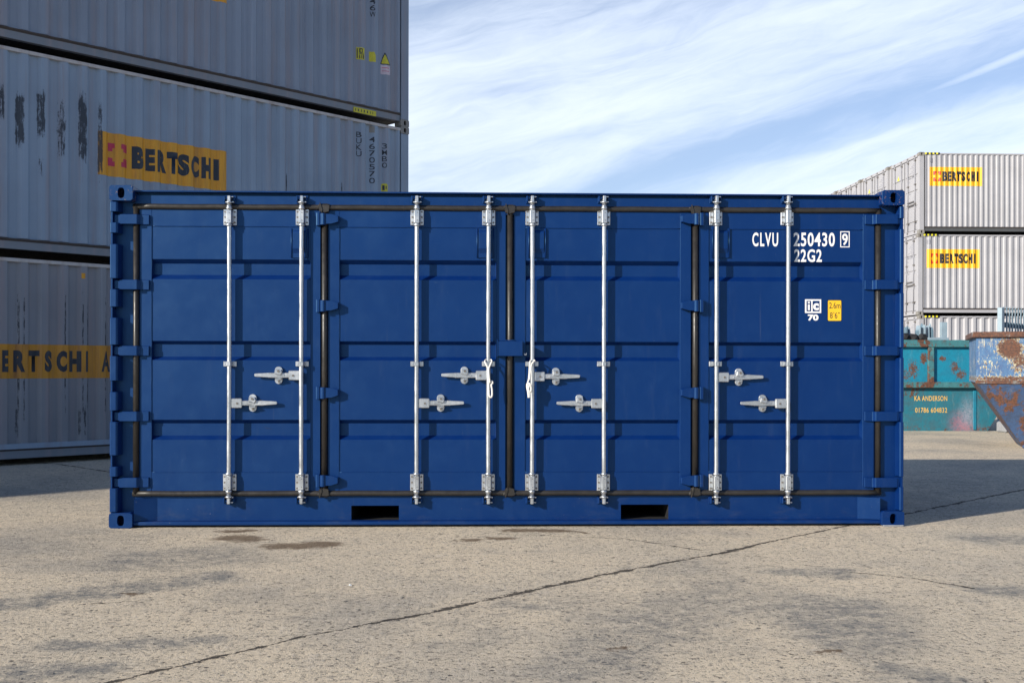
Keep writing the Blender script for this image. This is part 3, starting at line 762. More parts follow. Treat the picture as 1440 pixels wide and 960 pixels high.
# bottom rail with the two fork pockets
WV = .092
zb1 = ZZ(694, 640, WV); zf = ZZ(732.5, 640, .03)
pk = []
for a, c, y0, y1 in ((494, 561, 710.5, 731.5), (873, 940, 709, 730)):
    pk.append((U(a, WV, 720), U(c, WV, 720), ZZ(y1, (a+c)/2, WV), ZZ(y0, (a+c)/2, WV)))
b = MB(); xx = .17
for (p0, p1, q0, q1) in pk:
    b.box(xx, p0, WV, WV+.006, zf-.01, zb1); b.box(p0, p1, WV, WV+.006, q1, zb1); b.box(p0, p1, WV, WV+.006, zf-.01, q0); xx = p1
b.box(xx, LB-.17, WV, WV+.006, zf-.01, zb1)
b.prism([(.030, .018), (.026, .024), (.026, zf-.006), (.030, zf), (WV+.004, zf+.003), (WV+.004, .018)], 'x', .175, LB-.175)
b.build('bottom_rail', M['blue'], bc)
for (p0, p1, q0, q1) in pk:
    b = MB(); t_ = .006; e = 1.9
    b.box(p0-t_, p0, WV+.007, e, q0-t_, q1+t_); b.box(p1, p1+t_, WV+.007, e, q0-t_, q1+t_)
    b.box(p0, p1, WV+.007, e, q1, q1+t_); b.box(p0, p1, WV-.012, e, q0-t_-.001, q0-.001); b.box(p0, p1, e, e+.01, q0, q1)
    b.build('fork_pocket', M['dark'] , bc)  # near-black walls paint in the dark inside; end cap added to block daylight
for side in (0, 1):                                     # slanted gussets at the rail ends
    mx = (lambda u: u) if side == 0 else (lambda u: LB-u)
    ua = U(188, .03, 715); ub = U(221, WV, 715)
    b = MB(); b.prism([(mx(ua), .034), (mx(ub), WV-.001), (mx(ub), WV+.05), (mx(ua), WV+.05)], 'z', zf+.004, zb1-.03)
    b.build('gusset', M['blue_edge'], bc)
# roof, ends, back, floor
b = MB(); b.box(.1, LB-.1, .12, WC-.1, HC-.05, HC-.038)
k = .3
while k < LB-.4: b.box(k, k+.1, .2, WC-.15, HC-.0375, HC-.026); k += .22
b.build('roof', M['blue'], bc)
b = MB(); b.box(.15, LB-.15, .25, WC-.15, .19, .24); b.build('floor', M['dark'], bc)
for xe in (0, 1):
    b = MB(); xo = .02 if xe == 0 else LB-.02; sg = 1 if xe == 0 else -1; y = .26; flip = 0
    while y < WC-.2:
        y2 = min(y+.07, WC-.16); d0, d1 = (.0, .0) if flip % 2 == 0 else (.036, .036)
        x_ = xo+sg*d0; b.box(min(x_, x_+sg*.004), max(x_, x_+sg*.004), y, y2, .15, HC-.11)
        y = y2+.03; flip += 1
    p, q = sorted((xo+sg*.04, xo+sg*.05)); b.box(p, q, .2, WC-.15, .13, HC-.1)
    p, q = sorted((xo-sg*.012, xo+sg*.06)); b.box(p, q, .17, WC-.16, HC-.118, HC-.02); b.box(p, q, .17, WC-.16, .015, .15)
    b.build('end_wall', M['blue'], bc)
b = MB(); b.box(.16, LB-.16, WC-.05, WC-.03, .12, HC-.1)
k = .25
while k < LB-.4: b.box(k, k+.14, WC-.03, WC-.012, .2, HC-.15, .01); k += .28
b.build('back_wall', M['blue'], bc)
for x in (0, LB):
    p, q = sorted((x+(.01 if x == 0 else -.01), x+(.14 if x == 0 else -.14)))
    b = MB(); b.box(p, q, WC-.14, WC-.01, .118, HC-.118); b.build('corner_post', M['blue'], bc)

# doors -------------------------------------------------
zd0, zd1 = ZZ(690.5, 640, DF), ZZ(297, 640, DF)
b = MB(); b.box(.2, LB-.2, DF+.058, DF+.066, zd0-.06, zd1+.05); b.build('backing_plate', M['blue'], bc)  # added plate behind the door gaps, keeps light from leaking through
bandy = [(366, 372.5, 388, 394), (480, 484.5, 502, 507), (590, 595, 612, 618)]
ztop = ZZ(320, 640, DF); zlow = ZZ(663.5, 640, DF)
PV, RV = DF+.006, DF+.046
doors = [  # door edges, panel edges, bars, handles (bar index, free end, catch, y), vent (x0,x1)
    (196.5, 450.5, 213, 437, (322, 424), ((1, 357, 391, 527.5), (0, 389, 354.5, 566.5)), (409, 432)),
    (461.5, 711, 477, 698.5, (586, 687), ((1, 620.5, 653, 527.5), (0, 652.5, 619.5, 566.5)), (671, 694)),
    (722.5, 971.5, 738.5, 956.5, (748.3, 849.5), ((0, 816, 782, 529), (1, 783, 815, 567)), (744, 767.5)),
    (982.5, 1229, 996.5, 1213.5, (1007.5, 1108.3), ((0, 1074.5, 1040, 530), (1, 1042, 1073.5, 567)), (1003, 1026.5)),
]
BV = .038                         # bar axis depth
door_objs = []
for di, (dx0, dx1, px0, px1, bars, handles, vent) in enumerate(doors):
    a, c = U(dx0, DF), U(dx1, DF); pa, pc_ = U(px0, DF), U(px1, DF)
    b = MB()
    b.box(a, pa, DF, DF+.05, zd0, zd1, .002); b.box(pc_, c, DF, DF+.05, zd0, zd1, .002)
    b.box(pa, pc_, DF+.002, DF+.05, ztop, zd1); b.box(pa, pc_, DF+.002, DF+.05, zd0, zlow)
    zs_ = [(ztop, PV)]
    for (y0, y1, y2, y3) in bandy:
        zs_ += [(ZZ(y0, 640, PV), PV), (ZZ(y1, 640, RV), RV), (ZZ(y2, 640, RV), RV), (ZZ(y3, 640, PV), PV)]
    zs_.append((zlow, PV))
    # pressed panel: bands fade out before the right-hand stile
    for (z0, v0), (z1, v1) in zip(zs_, zs_[1:]):
        e = .012
        b.poly([[(pa, v0, z0), (pc_-e, v0, z0), (pc_-e, v1, z1), (pa, v1, z1)], [(pc_-e, v0, z0), (pc_, PV, z0), (pc_, PV, z1), (pc_-e, v1, z1)]])
    dr = b.build('door', M['blue'], bc); door_objs.append(dr)
    # weld beads along the panel edge
    wb = MB(); rr_ = random.Random(di)
    for (x0, x1, z) in ((pa, pc_, ztop), (pa, pc_, zlow)):
        n = 40; wb.tube([(x0+(x1-x0)*i/n, DF+.003, z+rr_.uniform(-.0012, .0012)) for i in range(n+1)], .0028, 6)
    for x in (pa, pc_):
        n = 60; wb.tube([(x+rr_.uniform(-.001, .001), DF+.003, zd0+.01+(zd1-zd0-.02)*i/n) for i in range(n+1)], .0026, 6)
    wb.build('weld_bead', M['blue_edge'], dr)
    # ventilation cover
    va, vb = U(vent[0], DF-.03, 340), U(vent[1], DF-.03, 340); vz0, vz1 = ZZ(361.5, vent[0], DF), ZZ(322.5, vent[0], DF)
    b = MB(); b.prism([(DF+.007, vz0), (DF-.010, vz0+.05), (DF-.0165, vz0+.065), (DF-.0165, vz1-.03), (DF-.01, vz1-.012), (DF+.007, vz1)], 'x', va+.012, vb-.012, .002)
    b.box(va-.004, vb+.004, DF-.003, DF+.006, vz0-.006, vz1+.008, .001); b.tube([(va, DF-.006, vz0-.004), (va, DF-.006, vz1+.006)], .0045, 8); b.tube([(vb, DF-.006, vz0-.004), (vb, DF-.006, vz1+.006)], .0045, 8)
    b.build('vent_cover', M['blue_edge'], dr)
    for bi, bxp in enumerate(bars):
        u = U(bxp, BV)
        zt_, zb_ = ZZ(277, bxp, BV), ZZ(706, bxp, BV)
        rr2 = random.Random(bi+di*3); bow = rr2.uniform(-.003, .003)
        b = MB(); n = 16
        b.tube([(u+bow*math.sin(math.pi*i/n), BV, zb_+.02+(zt_-zb_-.04)*i/n) for i in range(n+1)], .0165, 16)
        bar = b.build('lock_bar', M['galv'], dr)
        # bearing brackets (plates, raised collar, bolts)
        for yy0, yy1 in ((294.5, 317), (666, 689.5)):
            z1, z0 = ZZ(yy0, bxp, DF), ZZ(yy1, bxp, DF); zc = (z0+z1)/2
            b = MB()
            b.box(u-.050, u-.022, DF-.010, DF, z0, z1, .003); b.box(u+.022, u+.050, DF-.010, DF, z0, z1, .003)
            b.prism([(u-.026, DF-.002), (u-.026, BV), (u-.018, BV-.022), (u+.018, BV-.022), (u+.026, BV), (u+.026, DF-.002)], 'z', z0+.012, z1-.012, .002)
            b.tube([(u, BV, z0-.010), (u, BV, z0+.006)], .0235, 14); b.tube([(u, BV, z1-.006), (u, BV, z1+.010)], .0235, 14)
            b.mi = 1
            for sx in (-.036, .036):
                for q in (z0+.02, zc, z1-.02): b.tube([(u+sx, DF-.016, q), (u+sx, DF-.009, q)], .0075, 8)
            for q in (z0+.032, z1-.032): b.tube([(u+.004, BV-.0245, q), (u+.004, BV-.021, q)], .0035, 8)
            b.build('bearing_bracket', [M['galv'], M['bolt']], dr)
        zc = ZZ(511.5, bxp, DF); b = MB()
        b.box(u-.050, u-.020, DF-.008, DF+.004, zc-.020, zc+.020, .003); b.box(u+.020, u+.050, DF-.008, DF+.004, zc-.020, zc+.020, .003)
        b.prism([(u-.024, DF), (u-.024, BV), (u-.014, BV-.020), (u+.014, BV-.020), (u+.024, BV), (u+.024, DF)], 'z', zc-.016, zc+.016, .002)
        b.tube([(u+.036, DF-.012, zc), (u+.036, DF-.007, zc)], .006, 8); b.tube([(u-.036, DF-.012, zc), (u-.036, DF-.007, zc)], .006, 8)
        b.build('bar_guide', M['galv'], dr)
        # cams and keepers, top and bottom
        for top in (1, 0):
            z = zt_-.014 if top else zb_+.014; sg = 1 if top else -1
            b = MB()
            b.tube([(u, BV, z-sg*.07), (u, BV, z-sg*.055), (u, BV, z-sg*.054), (u, BV, z-sg*.03)], [.021, .021, .0165, .0165], 14)
            b.tube([(u, BV, z-sg*.034), (u, BV, z-sg*.022)], .024, 14)
            b.prism([(u-.010, BV-.020), (u+.012, BV-.020), (u+.014, DF-.012), (u-.012, DF-.012)], 'z', z-.026, z+.022, .003)
            b.prism([(u-.030, BV+.002), (u+.034, BV-.004), (u+.034, BV+.022), (u-.028, BV+.024)], 'z', z-sg*.024-.005, z-sg*.024+.005, .002)
            b.prism([(u+.002, BV-.008), (u+.032, BV-.008), (u+.032, BV+.014), (u+.002, BV+.014)], 'z', z+sg*.014-.004, z+sg*.014+.004, .002)
            b.build('cam', M['galv'], bar)
            b = MB(); vv = DF+.004 if top else WV
            b.box(u-.044, u-.032, BV-.002, vv, z-.024, z+.022, .003)
            b.box(u-.033, u-.014, BV+.006, vv, z+sg*.006-.008, z+sg*.006+.008, .003)
            b.box(u+.030, u+.040, BV+.006, vv, z-.014, z+.016, .003)
            b.box(u-.048, u+.044, vv-.008, vv, z-.032, z+.030, .002)
            b.build('cam_keeper', M['blue_edge'], dr)
    for (bi, free, catch, y) in handles:
        u = U(bars[bi], BV); z = ZZ(y, bars[bi], BV); sg = 1 if free > bars[bi] else -1
        ue = U(free, .03, y); uc = U(catch, .04, y)
        hub = u+sg*.015
        b = MB()
        p, q = sorted((hub, hub+sg*.082)); b.box(p, q, BV-.006, BV+.024, z-.038, z+.036, .005)
        p, q = sorted((u+sg*.07, ue-sg*.10)); b.box(p, q, BV+.004, BV+.018, z-.020, z+.020, .005)
        p, q = sorted((u+sg*.13, ue-sg*.17)); b.box(p, q, BV-.001, BV+.005, z-.007, z+.006, .002)
        pts = [(ue-sg*.13, z-.019), (ue-sg*.004, z-.011), (ue, z-.006), (ue, z+.009), (ue-sg*.004, z+.013), (ue-sg*.13, z+.020)]
        b.prism(pts, 'y', BV+.0045, BV+.0175, .003)
        b.mi = 1; b.tube([(hub+sg*.048, BV-.012, z-.002), (hub+sg*.048, BV-.005, z-.002)], .008, 10); b.build('handle', [M['galv'], M['bolt']], dr)
        # catch: oval plate, hook and bolts
        b = MB(); hw, hh = .029, .067; n = 24
        ov = []
        for i in range(n):
            a_ = 2*math.pi*i/n; ov.append((uc+hw*math.cos(a_), z+math.copysign(hh-hw, math.sin(a_)+1e-9)+hw*math.sin(a_)))
        b.prism(ov, 'y', DF-.012, PV, .002)
        b.prism([(uc-.026, z+.008), (uc+.022, z+.002), (uc+.030, z+.022), (uc+.022, z+.045), (uc-.022, z+.045)], 'y', BV-.012, DF-.011, .004)
        b.prism([(uc-.012, z-.030), (uc+.026, z-.022), (uc+.022, z-.034), (uc-.010, z-.040)], 'y', BV-.004, DF-.011, .003)
        b.mi = 1
        b.tube([(uc+.004, BV-.019, z+.032), (uc+.004, BV-.011, z+.032)], .009, 8); b.tube([(uc+.003, DF-.020, z-.050), (uc+.003, DF-.011, z-.050)], .009, 8)
        b.build('handle_catch', [M['galv'], M['bolt']], dr)
# hinge straps at the corners
for side, dr in ((0, door_objs[0]), (1, door_objs[3])):
    if side == 0: k0, k1, k2, k3 = 168, 192.5, 198, 209.5
    else: k0, k1, k2, k3 = 1262.5, 1231.5, 1227, 1216
    for y in (308, 400, 493, 585.3, 678.5):
        xx_ = k1
        z = ZZ(y, xx_, .03); hz = .0375
        a, b1, b2, b3 = U(k0, .035), U(k1, .035), U(k2, .06), U(k3, .06)
        sg = 1 if side == 0 else -1
        t_ = .014
        pts = [(a, .030), (b1, .030), (b2, .058), (b3, .058), (b3, DF+.001), (b2-sg*.004, DF+.001), (b1-sg*.006, .030+t_+.004), (a, .030+t_+.004)]
        b = MB(); b.prism(pts, 'z', z-hz, z+hz, .003)
        b.build('hinge_strap', M['blue_edge'], dr)
        # knuckle between the blocks
        b = MB(); kx = .03 if side == 0 else LB-.03
        b.tube([(kx, .055, z-.040), (kx, .055, z+.040)], .018, 12)
        p, q = sorted((kx, a)); b.box(p, q, .036, .05, z-.030, z+.030)
        b.build('hinge_knuckle', M['blue'], dr)
# hinges over the inner gaskets
for gx, dirn, dr in ((456.5, 1, door_objs[0]), (977.5, -1, door_objs[2])):
    for y in (307.5, 429.5, 552, 675.5):
        z = ZZ(y, gx, .03)
        def X(o_): return U(gx+dirn*o_, .03)
        b = MB()
        pts = [(X(-12.5), DF), (X(-12.5), .034), (X(-11), .030), (X(-7.5), .030), (X(-7), .036), (X(-7), DF)]
        b.prism(pts, 'z', z-.051, z+.046, .002)
        b.prism([(X(-6.6), .050), (X(-6.2), .030), (X(-3.5), .019), (X(-1), .019), (X(1.2), .030), (X(1.2), .050)], 'z', z-.046, z+.041, .002)
        # tapered arm
        A = [(X(-1), z-.041), (X(9), z-.037), (X(19), z-.024), (X(19), z+.024), (X(9), z+.036), (X(-1), z+.040)]
        b.prism(A, 'y', .030, .046, .004)
        b.prism([(X(14), z-.026), (X(19), z-.024), (X(19), z+.024), (X(14), z+.027)], 'y', .046, DF, .001)
        b.box(min(X(-7.2), X(-1)), max(X(-7.2), X(-1)), .034, .05, z-.045, z+.040)
        b.build('hinge', M['blue_edge'], dr)
# rubber gaskets: vertical and horizontal half-round seals
def gas(pts, r=.0215, parent=bc): 
    b = MB(); b.tube(pts, r, 14); return b.build('gasket', M['gasket'], parent)
zh, zl = ZZ(293, 640, DF), ZZ(693, 640, DF)
for x in (191.5, 456.5, 717, 977.5, 1234.5):
    u = U(x, DF); gas([(u, DF-.002, zl), (u, DF-.002, zh)])
for z in (zh, zl):
    ua, ub = U(191.5, DF), U(1234.5, DF); gas([(ua-.02+.12*i/1-.12*0 if False else ua-.022+(ub-ua+.044)*i/40, DF+.0005, z+.001*math.sin(i*1.7)) for i in range(41)], .0215)
for x in (456.5, 717, 977.5):                          # gathered joints where the seals meet
    u = U(x, DF)
    for z, s in ((zh, 1), (zl, -1)):
        b = MB()
        b.prism([(u-.06, z+s*.012), (u-.03, z+s*.027), (u+.03, z+s*.028), (u+.055, z+s*.014), (u+.022, z-s*.028), (u+.016, z-s*.05), (u-.018, z-s*.05), (u-.028, z-s*.026)], 'y', DF-.030, DF+.01, .012)
        b.prism([(u-.036, z+s*.034), (u-.030, z+s*.034), (u-.012, z-s*.02), (u-.020, z-s*.05), (u-.028, z-s*.01)], 'y', DF-.036, DF-.02, .002)
        b.build('gasket_joint', M['gasket'], bc)
# lock box over the centre seal
u0, u1 = U(701, .0, 490), U(735, .0, 490); z0, z1 = ZZ(500.5, 718, 0), ZZ(479.5, 718, 0)
b = MB(); b.box(u0, u1, .004, .012, z0, z1, .002); b.box(u0, u1, .012, DF, z1-.008, z1, .001); b.box(u1-.008, u1, .012, DF, z0, z1-.009)
b.box(u0+.012, u0+.02, .012, DF, z0+.004, z1-.009)
b.box(u0-.012, u0-.004, .03, DF, z0-.004, z1+.012, .001)
b.box(u0-.004, u1-.06, .05, DF-.001, z1+.003, z1+.011)
lb = b.build('lock_box', M['blue'], bc)
b = MB(); b.tube([(u1+.012, .02, z0+.022), (u1+.016, .02, z0+.010), (u1+.026, .02, z0+.008), (u1+.03, .02, z0+.024)], .004, 8)
b.build('hook', M['galv'], lb)

# writing on the right-hand door
D4 = door_objs[3]; yS = PV-.0015
def bx2(x0, x1, y0, y1): return U(x0, yS, y0), U(x1, yS, y0), ZZ(y1, (x0+x1)/2, yS), ZZ(y0, (x0+x1)/2, yS)
def tx(s, x0, x1, y0, y1, bold=.018, sp=1.0): return text_bm(s, *bx2(x0, x1, y0, y1), bold, sp)
def ring_polys(a, c, z0, z1, t_): return [rect(a, c, z1-t_, z1), rect(a, c, z0, z0+t_), rect(a, a+t_, z0+t_, z1-t_), rect(c-t_, c, z0+t_, z1-t_)]
bs = [tx('CLVU', 1058, 1094.3, 327, 346.6, .022, 1.25), tx('250430', 1116, 1174, 327, 346.6, .022, 1.12), tx('9', 1184.3, 1192.2, 328.5, 345, .022), tx('22G2', 1117, 1155.7, 350.5, 368.5, .022, 1.12)]
bs.append(shape_bm(ring_polys(*bx2(1181.6, 1194.8, 325.3, 347.8), .007)))
flat(join(bs), yS, 'serial_lettering', M['white'], D4)
a, c, z0, z1 = bx2(1132, 1154.8, 420.8, 440)
em = ring_polys(a, c, z0, z1, .012); xm = a+(c-a)*.385; em.append(rect(xm, xm+.011, z0+.012, z1-.012))
w_ = c-a; hh_ = z1-z0
em.append(rect(a+w_*.175, a+w_*.175+.016, z0+.2*hh_, z0+.62*hh_)); em.append(rect(a+w_*.175, a+w_*.175+.016, z0+.69*hh_, z0+.82*hh_))
bs = [shape_bm(em), text_bm('c', a+w_*.50, a+w_*.86, z0+.2*hh_, z0+.72*hh_, .05), tx('70', 1136, 1151, 442, 450.8, .045)]
flat(join(bs), yS, 'class_emblem', M['white'], D4)
a, c, z0, z1 = bx2(1163.6, 1183.6, 421.6, 451.6)
def rrect(a, c, z0, z1, r):
    P = []
    for cx, cz, a0 in ((c-r, z1-r, 0), (a+r, z1-r, 90), (a+r, z0+r, 180), (c-r, z0+r, 270)):
        for k in range(5): P.append((cx+r*math.cos(R(a0+k*22.5)), cz+r*math.sin(R(a0+k*22.5))))
    return P
st = flat(shape_bm([rrect(a, c, z0, z1, .01)]), yS, 'height_sticker', M['black'], D4)
b = shape_bm([rrect(a+.004, c-.004, z0+.004, z1-.004, .008)])
flat(b, yS-.0008, 'sticker_face', M['sticker'], D4)
bs = [tx('2.6m', 1166, 1181.8, 425.3, 433.6, .0), tx('8 6', 1167, 1177.4, 439.2, 447.6, .0),
      shape_bm([rect(*bx2(1172.1, 1172.9, 439, 441)), rect(*bx2(1178.6, 1179.3, 439, 441)), rect(*bx2(1180, 1180.7, 439, 441))])]
flat(join(bs), yS-.0016, 'sticker_print', M['black'], D4)
# small scratch on the left door
b = shape_bm([[(U(370, RV), ZZ(600, 370, RV)), (U(376, RV), ZZ(602, 376, RV)), (U(384, RV), ZZ(603.2, 384, RV)), (U(374, RV), ZZ(601, 374, RV))]])
flat(b, RV-.001, 'scratch', M['dark'], door_objs[0])

# ropes hanging on the two middle bars (things of their own)
def world(u, v, z): return BO + Vector((PC*u-PS*v, PS*u+PC*v, z))
def rope(pxs, name_label, loc_px):
    base = world(U(loc_px[0], -.01, loc_px[1]), -.01, ZZ(loc_px[1], loc_px[0], -.01))
    b = MB()
    inv = Matrix.Rotation(-PSI, 3, 'Z')
    for pts, r in pxs:
        P = []
        for (x, y, v) in pts: P.append(inv @ (world(U(x, v, y), v, ZZ(y, x, v))-base))
        Q = []
        for i in range(len(P)-1):
            p0, p1, p2, p3 = P[max(i-1, 0)], P[i], P[i+1], P[min(i+2, len(P)-1)]
            for k in range(6):
                s = k/6; Q.append(.5*((2*p1)+(p2-p0)*s+(2*p0-5*p1+4*p2-p3)*s*s+(3*p1-p0-3*p2+p3)*s**3))
        Q.append(P[-1]); b.tube(Q, r, 8)
    o = b.build('rope', M['rope'], None); o.location = base; o.rotation_euler = (0, 0, PSI)
    tag(o, name_label, 'rope')
rope([([(681.5, 508, .0), (684, 513, -.008), (687, 520, -.012), (687.5, 530, -.012), (687, 541, -.010)], .0065),
      ([(691.5, 508, .0), (689.5, 513, -.008), (687.2, 519, -.016), (688, 530, -.020), (689, 538, -.012)], .0065),
      ([(681.5, 508, .0), (683, 506, .03), (687, 505, .04), (691, 506, .03), (691.5, 508, .0)], .0055),
      ([(687, 541, -.010), (687.5, 550, -.012), (688, 556, -.012), (690, 558.5, -.012), (692, 556, -.012), (692, 548, -.01), (691, 541, -.008), (692.8, 538.5, -.006), (692, 536, -.004), (689, 536.5, -.006), (687, 541, -.010)], .0070)],
     'white rope loop tied round the locking bar just left of the centre seal', (687, 559))
rope([([(745.5, 508, .0), (745, 515, -.006), (744.5, 525, -.010), (743.5, 534, -.010), (741.5, 540, -.010)], .0070),
      ([(752.5, 507.5, .0), (750, 509, -.012), (747.5, 513, -.014), (746, 522, -.016), (744.5, 534, -.014)], .0065),
      ([(745.5, 508, .0), (747, 506, .03), (750, 505.5, .04), (752.5, 507.5, .0)], .0055),
      ([(741.5, 540, -.010), (741.6, 545, -.012), (743, 552, -.012), (743.6, 559, -.012)], .0085),
      ([(741.5, 540, -.010), (745, 539.5, -.018), (747, 545, -.018), (746, 551, -.014), (743, 547, -.018), (745, 541, -.02)], .0080),
      ([(745.5, 551, -.012), (744.8, 559, -.012)], .0065)],
     'white rope with thick knot on the locking bar just right of the centre seal', (744, 560))

# ------------------------------------------------------------------ teal skip
TS = Vector((5.2, 20.7, 0)); tk = thing('skip', 'long teal steel skip with rust patches and faded orange painted lettering on its lower panel', 'skip', TS, 0)
TL = 4.35; cutx = TL-.28
def W(px, dep=20.7): return (px-CX)*dep/F-TS.x
def zq(py, dep=20.77): return H+(HY-py)*dep/F
M['teal_up'] = skip_mat('teal_skip_panel_paint', (.004, .215, .33), (.004, .17, .27), .03, .05,
    spots=[(W(1301), zq(503), .10, .14, 1.1, 0), (W(1327), zq(503), .10, .07, 1.0, 0), (W(1286), zq(518), .16, .28, .85, 0), (W(1276), zq(527), .2, .2, .7, 0), (W(1345), zq(516), .14, .22, .8, 0), (W(1353), zq(527), .18, .16, .8, 0)])
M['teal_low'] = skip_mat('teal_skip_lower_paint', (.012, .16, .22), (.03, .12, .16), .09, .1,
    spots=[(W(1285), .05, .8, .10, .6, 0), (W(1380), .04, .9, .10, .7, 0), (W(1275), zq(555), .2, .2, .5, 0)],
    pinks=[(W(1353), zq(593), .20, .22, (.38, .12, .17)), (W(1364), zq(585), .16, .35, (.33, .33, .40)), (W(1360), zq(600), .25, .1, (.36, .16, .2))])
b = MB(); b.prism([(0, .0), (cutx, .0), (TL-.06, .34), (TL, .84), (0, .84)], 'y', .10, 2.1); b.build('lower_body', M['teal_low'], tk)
b = MB(); b.box(0, TL, .07, .11, .955, 1.64); b.box(0, .05, .11, 2.1, .84, 1.64); b.box(TL-.05, TL, .11, 2.1, .84, 1.64); b.box(0, TL, 2.1, 2.14, .84, 1.64)
b.build('upper_panel', M['teal_up'], tk)
b = MB(); b.box(-.02, TL+.01, -.005, .12, .843, .955, .006); b.build('middle_rail', M['teal_rust'], tk)
b = MB(); b.box(-.02, TL+.02, -.01, .13, 1.63, 1.77, .01); b.box(-.02, .1, .13, 2.15, 1.63, 1.77, .01); b.box(TL-.1, TL+.02, .13, 2.15, 1.63, 1.77, .01); b.box(-.02, TL+.02, 2.05, 2.17, 1.631, 1.769, .01); b.build('top_rim', M['teal_rust'], tk)
for px in (1310-145, 1310-55, 1310):
    xx = W(px)
    if px == 1310-55: continue
    b = MB(); b.box(xx-.055, xx+.055, .005, .08, .95, 1.635, .006); b.build('stiffener', M['teal_rust'], tk)
b = MB(); b.box(W(1374)-.03, W(1374)+.03, .085, .11, .02, .8, .005); b.build('stiffener', M['teal'], tk)
TY = .0985
def zz20(py): return H+(HY-py)*20.8/F
M['orange_let'] = panel_yellow('faded_orange_lettering', (.8, .48, .10), .5)
bs = [text_bm('KA ANDERSON', W(1286, 20.8), W(1332, 20.8), zz20(562.5), zz20(555.5), .01, 1.1), text_bm('01786 604832', W(1287, 20.8), W(1332, 20.8), zz20(579), zz20(572), .01, 1.1)]
flat(join(bs), TY, 'painted_lettering', M['orange_let'], tk)
M['rust2'] = simple('grey_rust', (.22, .17, .12), .8, 0, .4, 25)

# ------------------------------------------------------------------ rusty blue skip
SK = Vector((7.06, 16.3, 0)); SA = R(-20); sk = thing('skip', 'flaking light blue skip with heavy rust, rusty rim and sloping end, at the right edge', 'skip', SK, SA)
SL, SD = 3.3, 1.75; zs0 = 1.005
b = MB()
b.box(.03, SL-.03, 0, .03, zs0, 1.70); b.box(.03, SL-.03, SD-.03, SD, zs0, 1.70); b.box(.03, .06, .03, SD-.03, zs0, 1.70); b.box(SL-.06, SL-.03, .03, SD-.03, zs0, 1.70)
M['sky_up'] = skip_mat('flaking_blue_paint', (.08, .185, .34), (.06, .12, .25), .03, .9,
    spots=[(.50, 1.52, .22, .20, 1.35, 1), (.62, 1.33, .18, .30, .85, 1), (.2, 1.25, .25, .25, .55, 1), (.9, 1.3, .4, .35, .75, 1), (.45, 1.06, .9, .07, .9, 1), (.25, 1.58, .3, .10, .5, 1), (1.6, 1.4, .6, .3, .9, 1), (2.6, 1.3, .6, .3, .9, 1)])
b.build('upper_wall', M['sky_up'], sk)
b = MB()
T = [(.05, .0, zs0), (SL-.05, .0, zs0), (SL-.05, SD, zs0), (.05, SD, zs0)]; Bt = [(.72, .30, 0.0), (SL-.8, .30, 0.0), (SL-.8, SD-.3, 0.0), (.72, SD-.3, 0.0)]
b.poly([[T[i], T[(i+1)%4], Bt[(i+1)%4], Bt[i]] for i in range(4)]+[Bt[::-1]]+[[T[0], T[1], T[2], T[3]]])
bmesh.ops.remove_doubles(b.bm, verts=b.bm.verts, dist=.001)
b.build('lower_hopper', M['skyblue_shade'], sk)
b = MB()
for (x0, x1, y0, y1) in ((-.03, SL+.03, -.05, .06), (-.03, SL+.03, SD-.06, SD+.05), (-.03, .08, .06, SD-.06), (SL-.08, SL+.03, .06, SD-.06)):
    b.box(x0, x1, y0, y1, 1.69, 1.775, .008)
b.build('rim', M['rustrim'], sk)
b = MB(); b.box(.02, SL-.02, -.012, .01, zs0-.02, zs0+.03, .004); b.build('seam_strip', M['rustrim'], sk)
b = MB(); b.box(.70, SL-.7, .24, .34, .0, .05, .01); b.box(.72, SL-.7, SD-.34, SD-.24, .0, .05, .01); b.build('skid', M['skyblue_shade'], sk)
# concrete block between the skips
b = MB(); b.box(-.17, .17, -.14, .14, 0, .21, .03); b.box(-.08, .17, -.12, .12, .212, .33, .03)
o = b.build('concrete_block', M['concrete_block'], None); o.location = (9.47, 20.35, 0); o.rotation_euler = (0, 0, .2); tag(o, 'small rough grey concrete block on the ground between the two skips', 'block')

# galvanised fence sections loaded in the teal skip
fs = thing('scrap_fence_panel', 'pale galvanised palisade fence pieces standing up out of the teal skip', 'fence panel', (7.5, 21.3, .85))
rn = random.Random(12)
for i in range(13):
    x = W(1272+i*3.3+rn.uniform(-.8, .8), 21.4)+TS.x-7.5; tp = H+(HY-rn.uniform(453, 462))*21.4/F-.85; ln = rn.uniform(-.10, .05)
    b = MB(); b.prism([(x-.018, 0), (x+.018, 0), (x+.016+ln, tp-.06), (x+ln, tp), (x-.016+ln, tp-.06)], 'y', rn.uniform(-.05, .12), .14+i*.003, .002); b.build('pale', M['fence_pale'] if i % 3 else M['fence'], fs)
xa = W(1303, 21)+TS.x-7.5; xb = W(1333, 21)+TS.x-7.5
b = MB(); b.box(xa, xb, -.35, -.25, .92, .975, .006); b.build('rail', M['fence_pale'], fs)
x = W(1327, 21.3)+TS.x-7.5; b = MB(); b.box(x-.06, x+.06, -.03, .05, .0, H+(HY-452)*21.3/F-.85, .005); b.build('post', M['fence_pale'], fs)
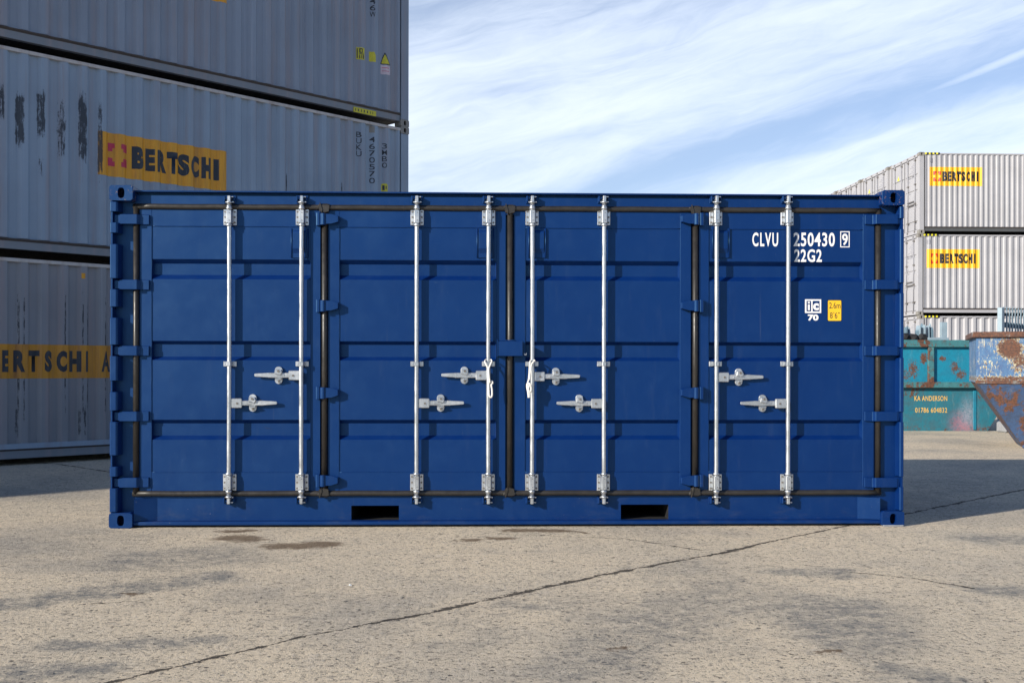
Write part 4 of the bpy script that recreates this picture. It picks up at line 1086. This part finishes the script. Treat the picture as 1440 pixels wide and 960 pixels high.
# dark scrap lumps on the load
lumps = []
for i, (px, py) in enumerate(((1274, 473), (1286, 474), (1299, 474))):
    bmx = bmesh.new(); bmesh.ops.create_icosphere(bmx, subdivisions=2, radius=.11)
    rl = random.Random(i)
    for v in bmx.verts: v.co *= rl.uniform(.7, 1.15)
    me = bpy.data.meshes.new('scrap_lump'); bmx.to_mesh(me); bmx.free()
    o = link('scrap_lump', me, M['dark']); o.location = ((px-CX)*21/F, 21.05, H+(HY-py)*21/F-.02)
    tag(o, ['dark lump of scrap in the teal skip beside the blue container', 'middle dark lump of scrap among the fence pales', 'dark lump of scrap beside the pale rail in the teal skip'][i], 'scrap', 'scrap lumps in the teal skip')
# load the lumps and pales stand on
b = MB(); b.box(.1, TL-.1, .2, 2.0, .845, 1.6, .05); b.build('load', M['rust2'], tk)

# palisade fence at the right edge
fx0 = (1407-CX)*23.5/F
fe = thing('palisade_fence', 'blue-grey galvanised palisade fence with pointed pales behind the rusty blue skip', 'fence', (fx0, 23.5, 0), math.atan2(1.2, 1.09))
b = MB(); b.box(-.06, .06, -.05, .05, 0, 2.56, .006); b.build('post', M['fence_pale'], fe)
for z in (.45, 2.13):
    b = MB(); b.box(.06, 7.0, .0, .05, z, z+.12, .003); b.build('rail', M['fence'], fe)
for i in range(34):
    x = .16+i*.2; b = MB(); o_ = .001*(i % 3)
    b.prism([(x-.034, .08), (x+.034, .08), (x+.034, 2.42), (x+.018, 2.50), (x+.024, 2.58), (x, 2.52), (x-.024, 2.58), (x-.018, 2.50), (x-.034, 2.42)], 'y', -.022, -.006-o_)
    b.prism([(x-.006, 2.45), (x+.006, 2.45), (x, 2.62)], 'y', -.030, -.0225)
    b.build('pale', M['fence'], fe)
for i in range(1, 3):
    b = MB(); b.box(i*2.75-.04, i*2.75+.04, .052, .12, 0, 2.3, .004); b.build('post', M['fence'], fe)

# small litter and stones on the yard
lx, ly = g(492, 823)
bmx = bmesh.new(); bmesh.ops.create_icosphere(bmx, subdivisions=2, radius=.009)
rl = random.Random(1)
for v in bmx.verts: v.co *= rl.uniform(.5, 1.3); v.co.z = max(0, v.co.z*.8)
me = bpy.data.meshes.new('litter'); bmx.to_mesh(me); bmx.free(); o = link('litter', me, M['white']); o.location = (lx, ly, .001)
tag(o, 'tiny crumpled white scrap lying on the concrete in front of the blue container', 'litter')
M['stone'] = simple('stone', (.24, .22, .19), .9, 0, .3, 60)
bm = bmesh.new(); rn = random.Random(77)
for k in range(420):
    y = 3.9+rn.random()**1.4*9; x = rn.uniform(-.62, .62)*y
    if -3.3 < x < 3.3 and y > 7.9: continue
    r = rn.uniform(.0025, .0065)
    mt = Matrix.Translation((x, y, r*.35)) @ Matrix.Rotation(rn.random()*6, 4, 'Z') @ Matrix.Diagonal((r, r*rn.uniform(.6, 1), r*.6, 1))
    bmesh.ops.create_icosphere(bm, subdivisions=1, radius=1, matrix=mt)
me = bpy.data.meshes.new('gravel'); bm.to_mesh(me); bm.free(); o = link('gravel', me, M['stone']); o['kind'] = 'stuff'
o['label'] = 'loose grit scattered over the concrete yard'; o['category'] = 'gravel'
